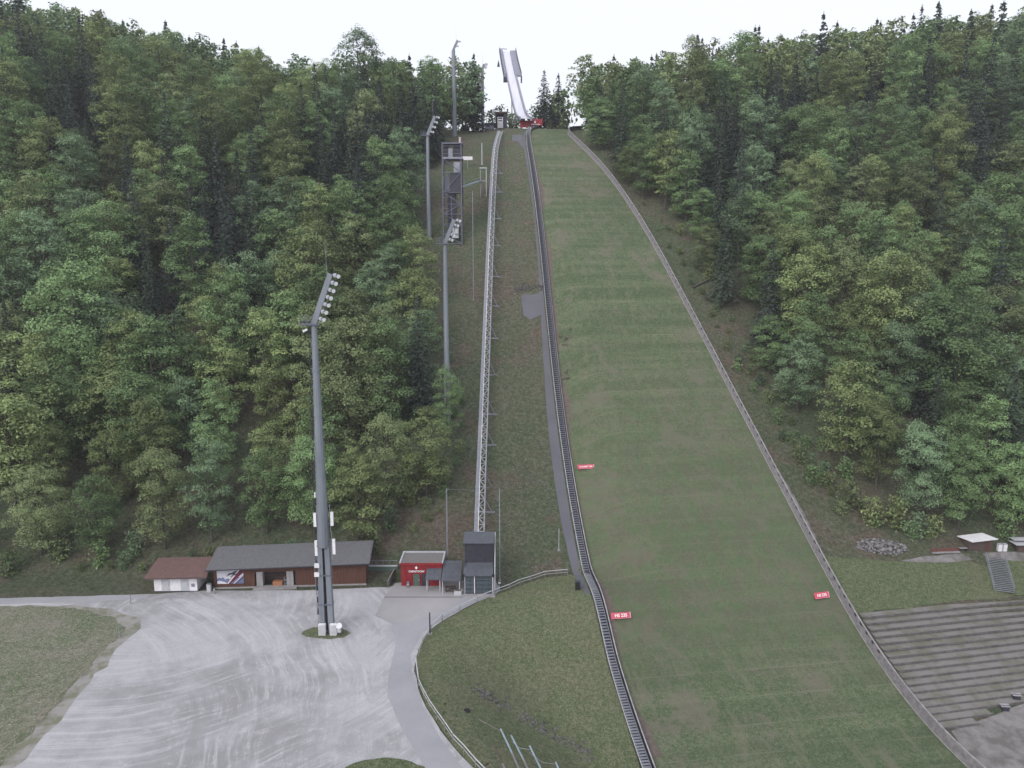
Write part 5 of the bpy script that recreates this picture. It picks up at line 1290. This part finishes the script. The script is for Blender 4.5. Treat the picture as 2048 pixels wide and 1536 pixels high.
rocks('bowl_stones', sp_, 'broken lines of dark stones across the grass bowl', 'stones', M['stone'])
sp_ = [(G(1031+54*rr.random(), 576+rr.gauss(0, 3.5)), rr.uniform(.25, .6)) for k in range(60)]
rocks('stone_wall', sp_, 'rough stone row above the dark gravel pad', 'stones', M['stone'])
sp_ = []
for k in range(520):
    px = rr.gauss(1060, 32); py = rr.gauss(985, 75)
    if not (990 < px < 1118 and 880 < py < 1135): continue
    sp_.append((G(px, py), rr.uniform(.05, .17)))
rocks('scree', sp_, 'scattered pale scree on the slope between lift track and asphalt path', 'scree', M['rock'])
sp_ = [(G(rr.uniform(1120, 1146), rr.choice([672, 690, 745, 750])+rr.gauss(0, 8)), rr.uniform(.2, .7)) for k in range(26)]
rocks('bare_rock', sp_, 'bare rock patches beside the stairway halfway up', 'rocks', M['soil'])
a = G(1385, 577); b = G(1420, 562); lg = thing('fallen_trunk', a, 'fallen tree trunk lying at the edge of the right forest', 'log')
mb = MB(); mb.tube(a+Vector((0, 0, .3)), b+Vector((0, 0, .5)), .28, .16, 8); mb.build('trunk', M['trunk'], lg); mb = MB(); mb.tube(a.lerp(b, .6)+Vector((0, 0, .4)), a.lerp(b, .6)+Vector((1.5, -.8, 1.4)), .1, .03, 6); mb.build('branch', M['trunk'], lg)
nr = G(1262, 352); nb2 = thing('net_bundle', nr, 'two stacked purplish-brown net bundles at the upper right forest edge', 'net bundle')
for k, zz in enumerate((1.2, 4.4)):
    mb = MB(); c = nr+Vector((0, 1.5, zz)); rr2 = random.Random(k)
    for j in range(5): mb.tube(c+Vector((-2.6+j*.1, j*.3, j*.32)), c+Vector((2.4-j*.2, j*.3, j*.36)), .75-.08*j, .65-.08*j, 9)
    mb.build('bundle', pmat('net bundle brown', (.11,.085,.10), (.07,.055,.07), 1.5, bumps=.6), nb2)
mb = MB(); mb.box(nr+Vector((-2.6, 2.4, 2.6)), (.25, .25, 6)); mb.box(nr+Vector((2.6, 2.4, 2.6)), (.25, .25, 6)); mb.build('rack', M['brown2'], nb2)

# leaning net posts in the foreground bowl
posts = [((1001, 1457), (1052, 1565)), ((1022, 1470), (1078, 1580)), ((1059, 1491), (1112, 1600)), ((985, 1484), (1030, 1580)), ((1111, 1524), (1150, 1610))]
labs = ['leftmost blue-topped leaning net post in the foreground bowl', 'long grey leaning net post, second from the left', 'leaning grey net post, third from the left', 'short dark-topped leaning net post at the left front', 'leaning net post nearest the stairway at the bottom edge']
tops = []
for (a, b), lab in zip(posts, labs):
    g = G(*b); top = at(a[0], a[1], g.y+3.0); t_ = thing('net_post', g, lab, 'post', 'net posts in the foreground bowl')
    mid = g.lerp(top, .55); mb = MB(); mb.tube(g-Vector((0, 0, .3)), mid, .13, .13, 8); mb.build('lower_tube', M['wood'] if a[0] != 1059 else M['teal'], t_)
    mb = MB(); mb.tube(mid, top, .11, .10, 8); mb.build('upper_tube', M['teal'] if a[0] != 985 else M['brown2'], t_); tops.append(top)
def wire(pts_, label):
    mb = MB()
    for a, b in zip(pts_, pts_[1:]): mb.tube(a, b, .025, n=4)
    o = mb.build('rope', M['greenm'] if 'green' in label else M['woodl']); tag(o, label, 'rope')
g0 = G(945, 1420)+Vector((0, 0, .1)); wire([g0, G(970, 1482)+Vector((0, 0, .15)), G(1000, 1545)+Vector((0, 0, .1))], 'thin green rope lying down the bowl from the black ring')
wire([G(957, 1440)+Vector((0, 0, .1)), G(980, 1452)+Vector((0, 0, .1)), tops[0]-Vector((0, 0, .3))], 'pale rope from the grass up to the leftmost leaning post')
wire([tops[1]-Vector((0, 0, .8)), tops[1].lerp(tops[2], .5)-Vector((0, 0, 1.0)), tops[2]-Vector((0, 0, .5))], 'pale rope slung between the second and third leaning posts')
wire([tops[2]-Vector((0, 0, .9)), tops[2].lerp(tops[4], .5)-Vector((0, 0, 1.1)), tops[4]-Vector((0, 0, .3))], 'pale rope slung from the third post to the post nearest the stairway')
g = G(934, 1423); mb = MB()
for k in range(14): a = k*.4488; b = (k+1)*.4488; mb.tube(g+Vector((math.cos(a)*.32, math.sin(a)*.32, .15)), g+Vector((math.cos(b)*.32, math.sin(b)*.32, .15)), .13, n=6)
o = mb.build('tyre_ring', M['black']); tag(o, 'black ring lying in the grass at the end of the green rope', 'ring')

# ------------------------------------------------------------------ thin evening haze
hm = bpy.data.materials.new('haze'); hm.use_nodes = True; t = hm.node_tree; t.nodes.remove(t.nodes['Principled BSDF'])
pv = t.nodes.new('ShaderNodeVolumePrincipled'); pv.inputs['Color'].default_value = (.80, .80, .88, 1); pv.inputs['Density'].default_value = .00018; pv.inputs['Anisotropy'].default_value = 0.0
t.links.new(pv.outputs[0], t.nodes['Material Output'].inputs['Volume'])
mb = MB(); mb.box((0, 460, 60), (1460, 1060, 330)); o = mb.build('haze', hm); tag(o, 'thin pale evening haze filling the valley', 'haze', None, 'stuff')
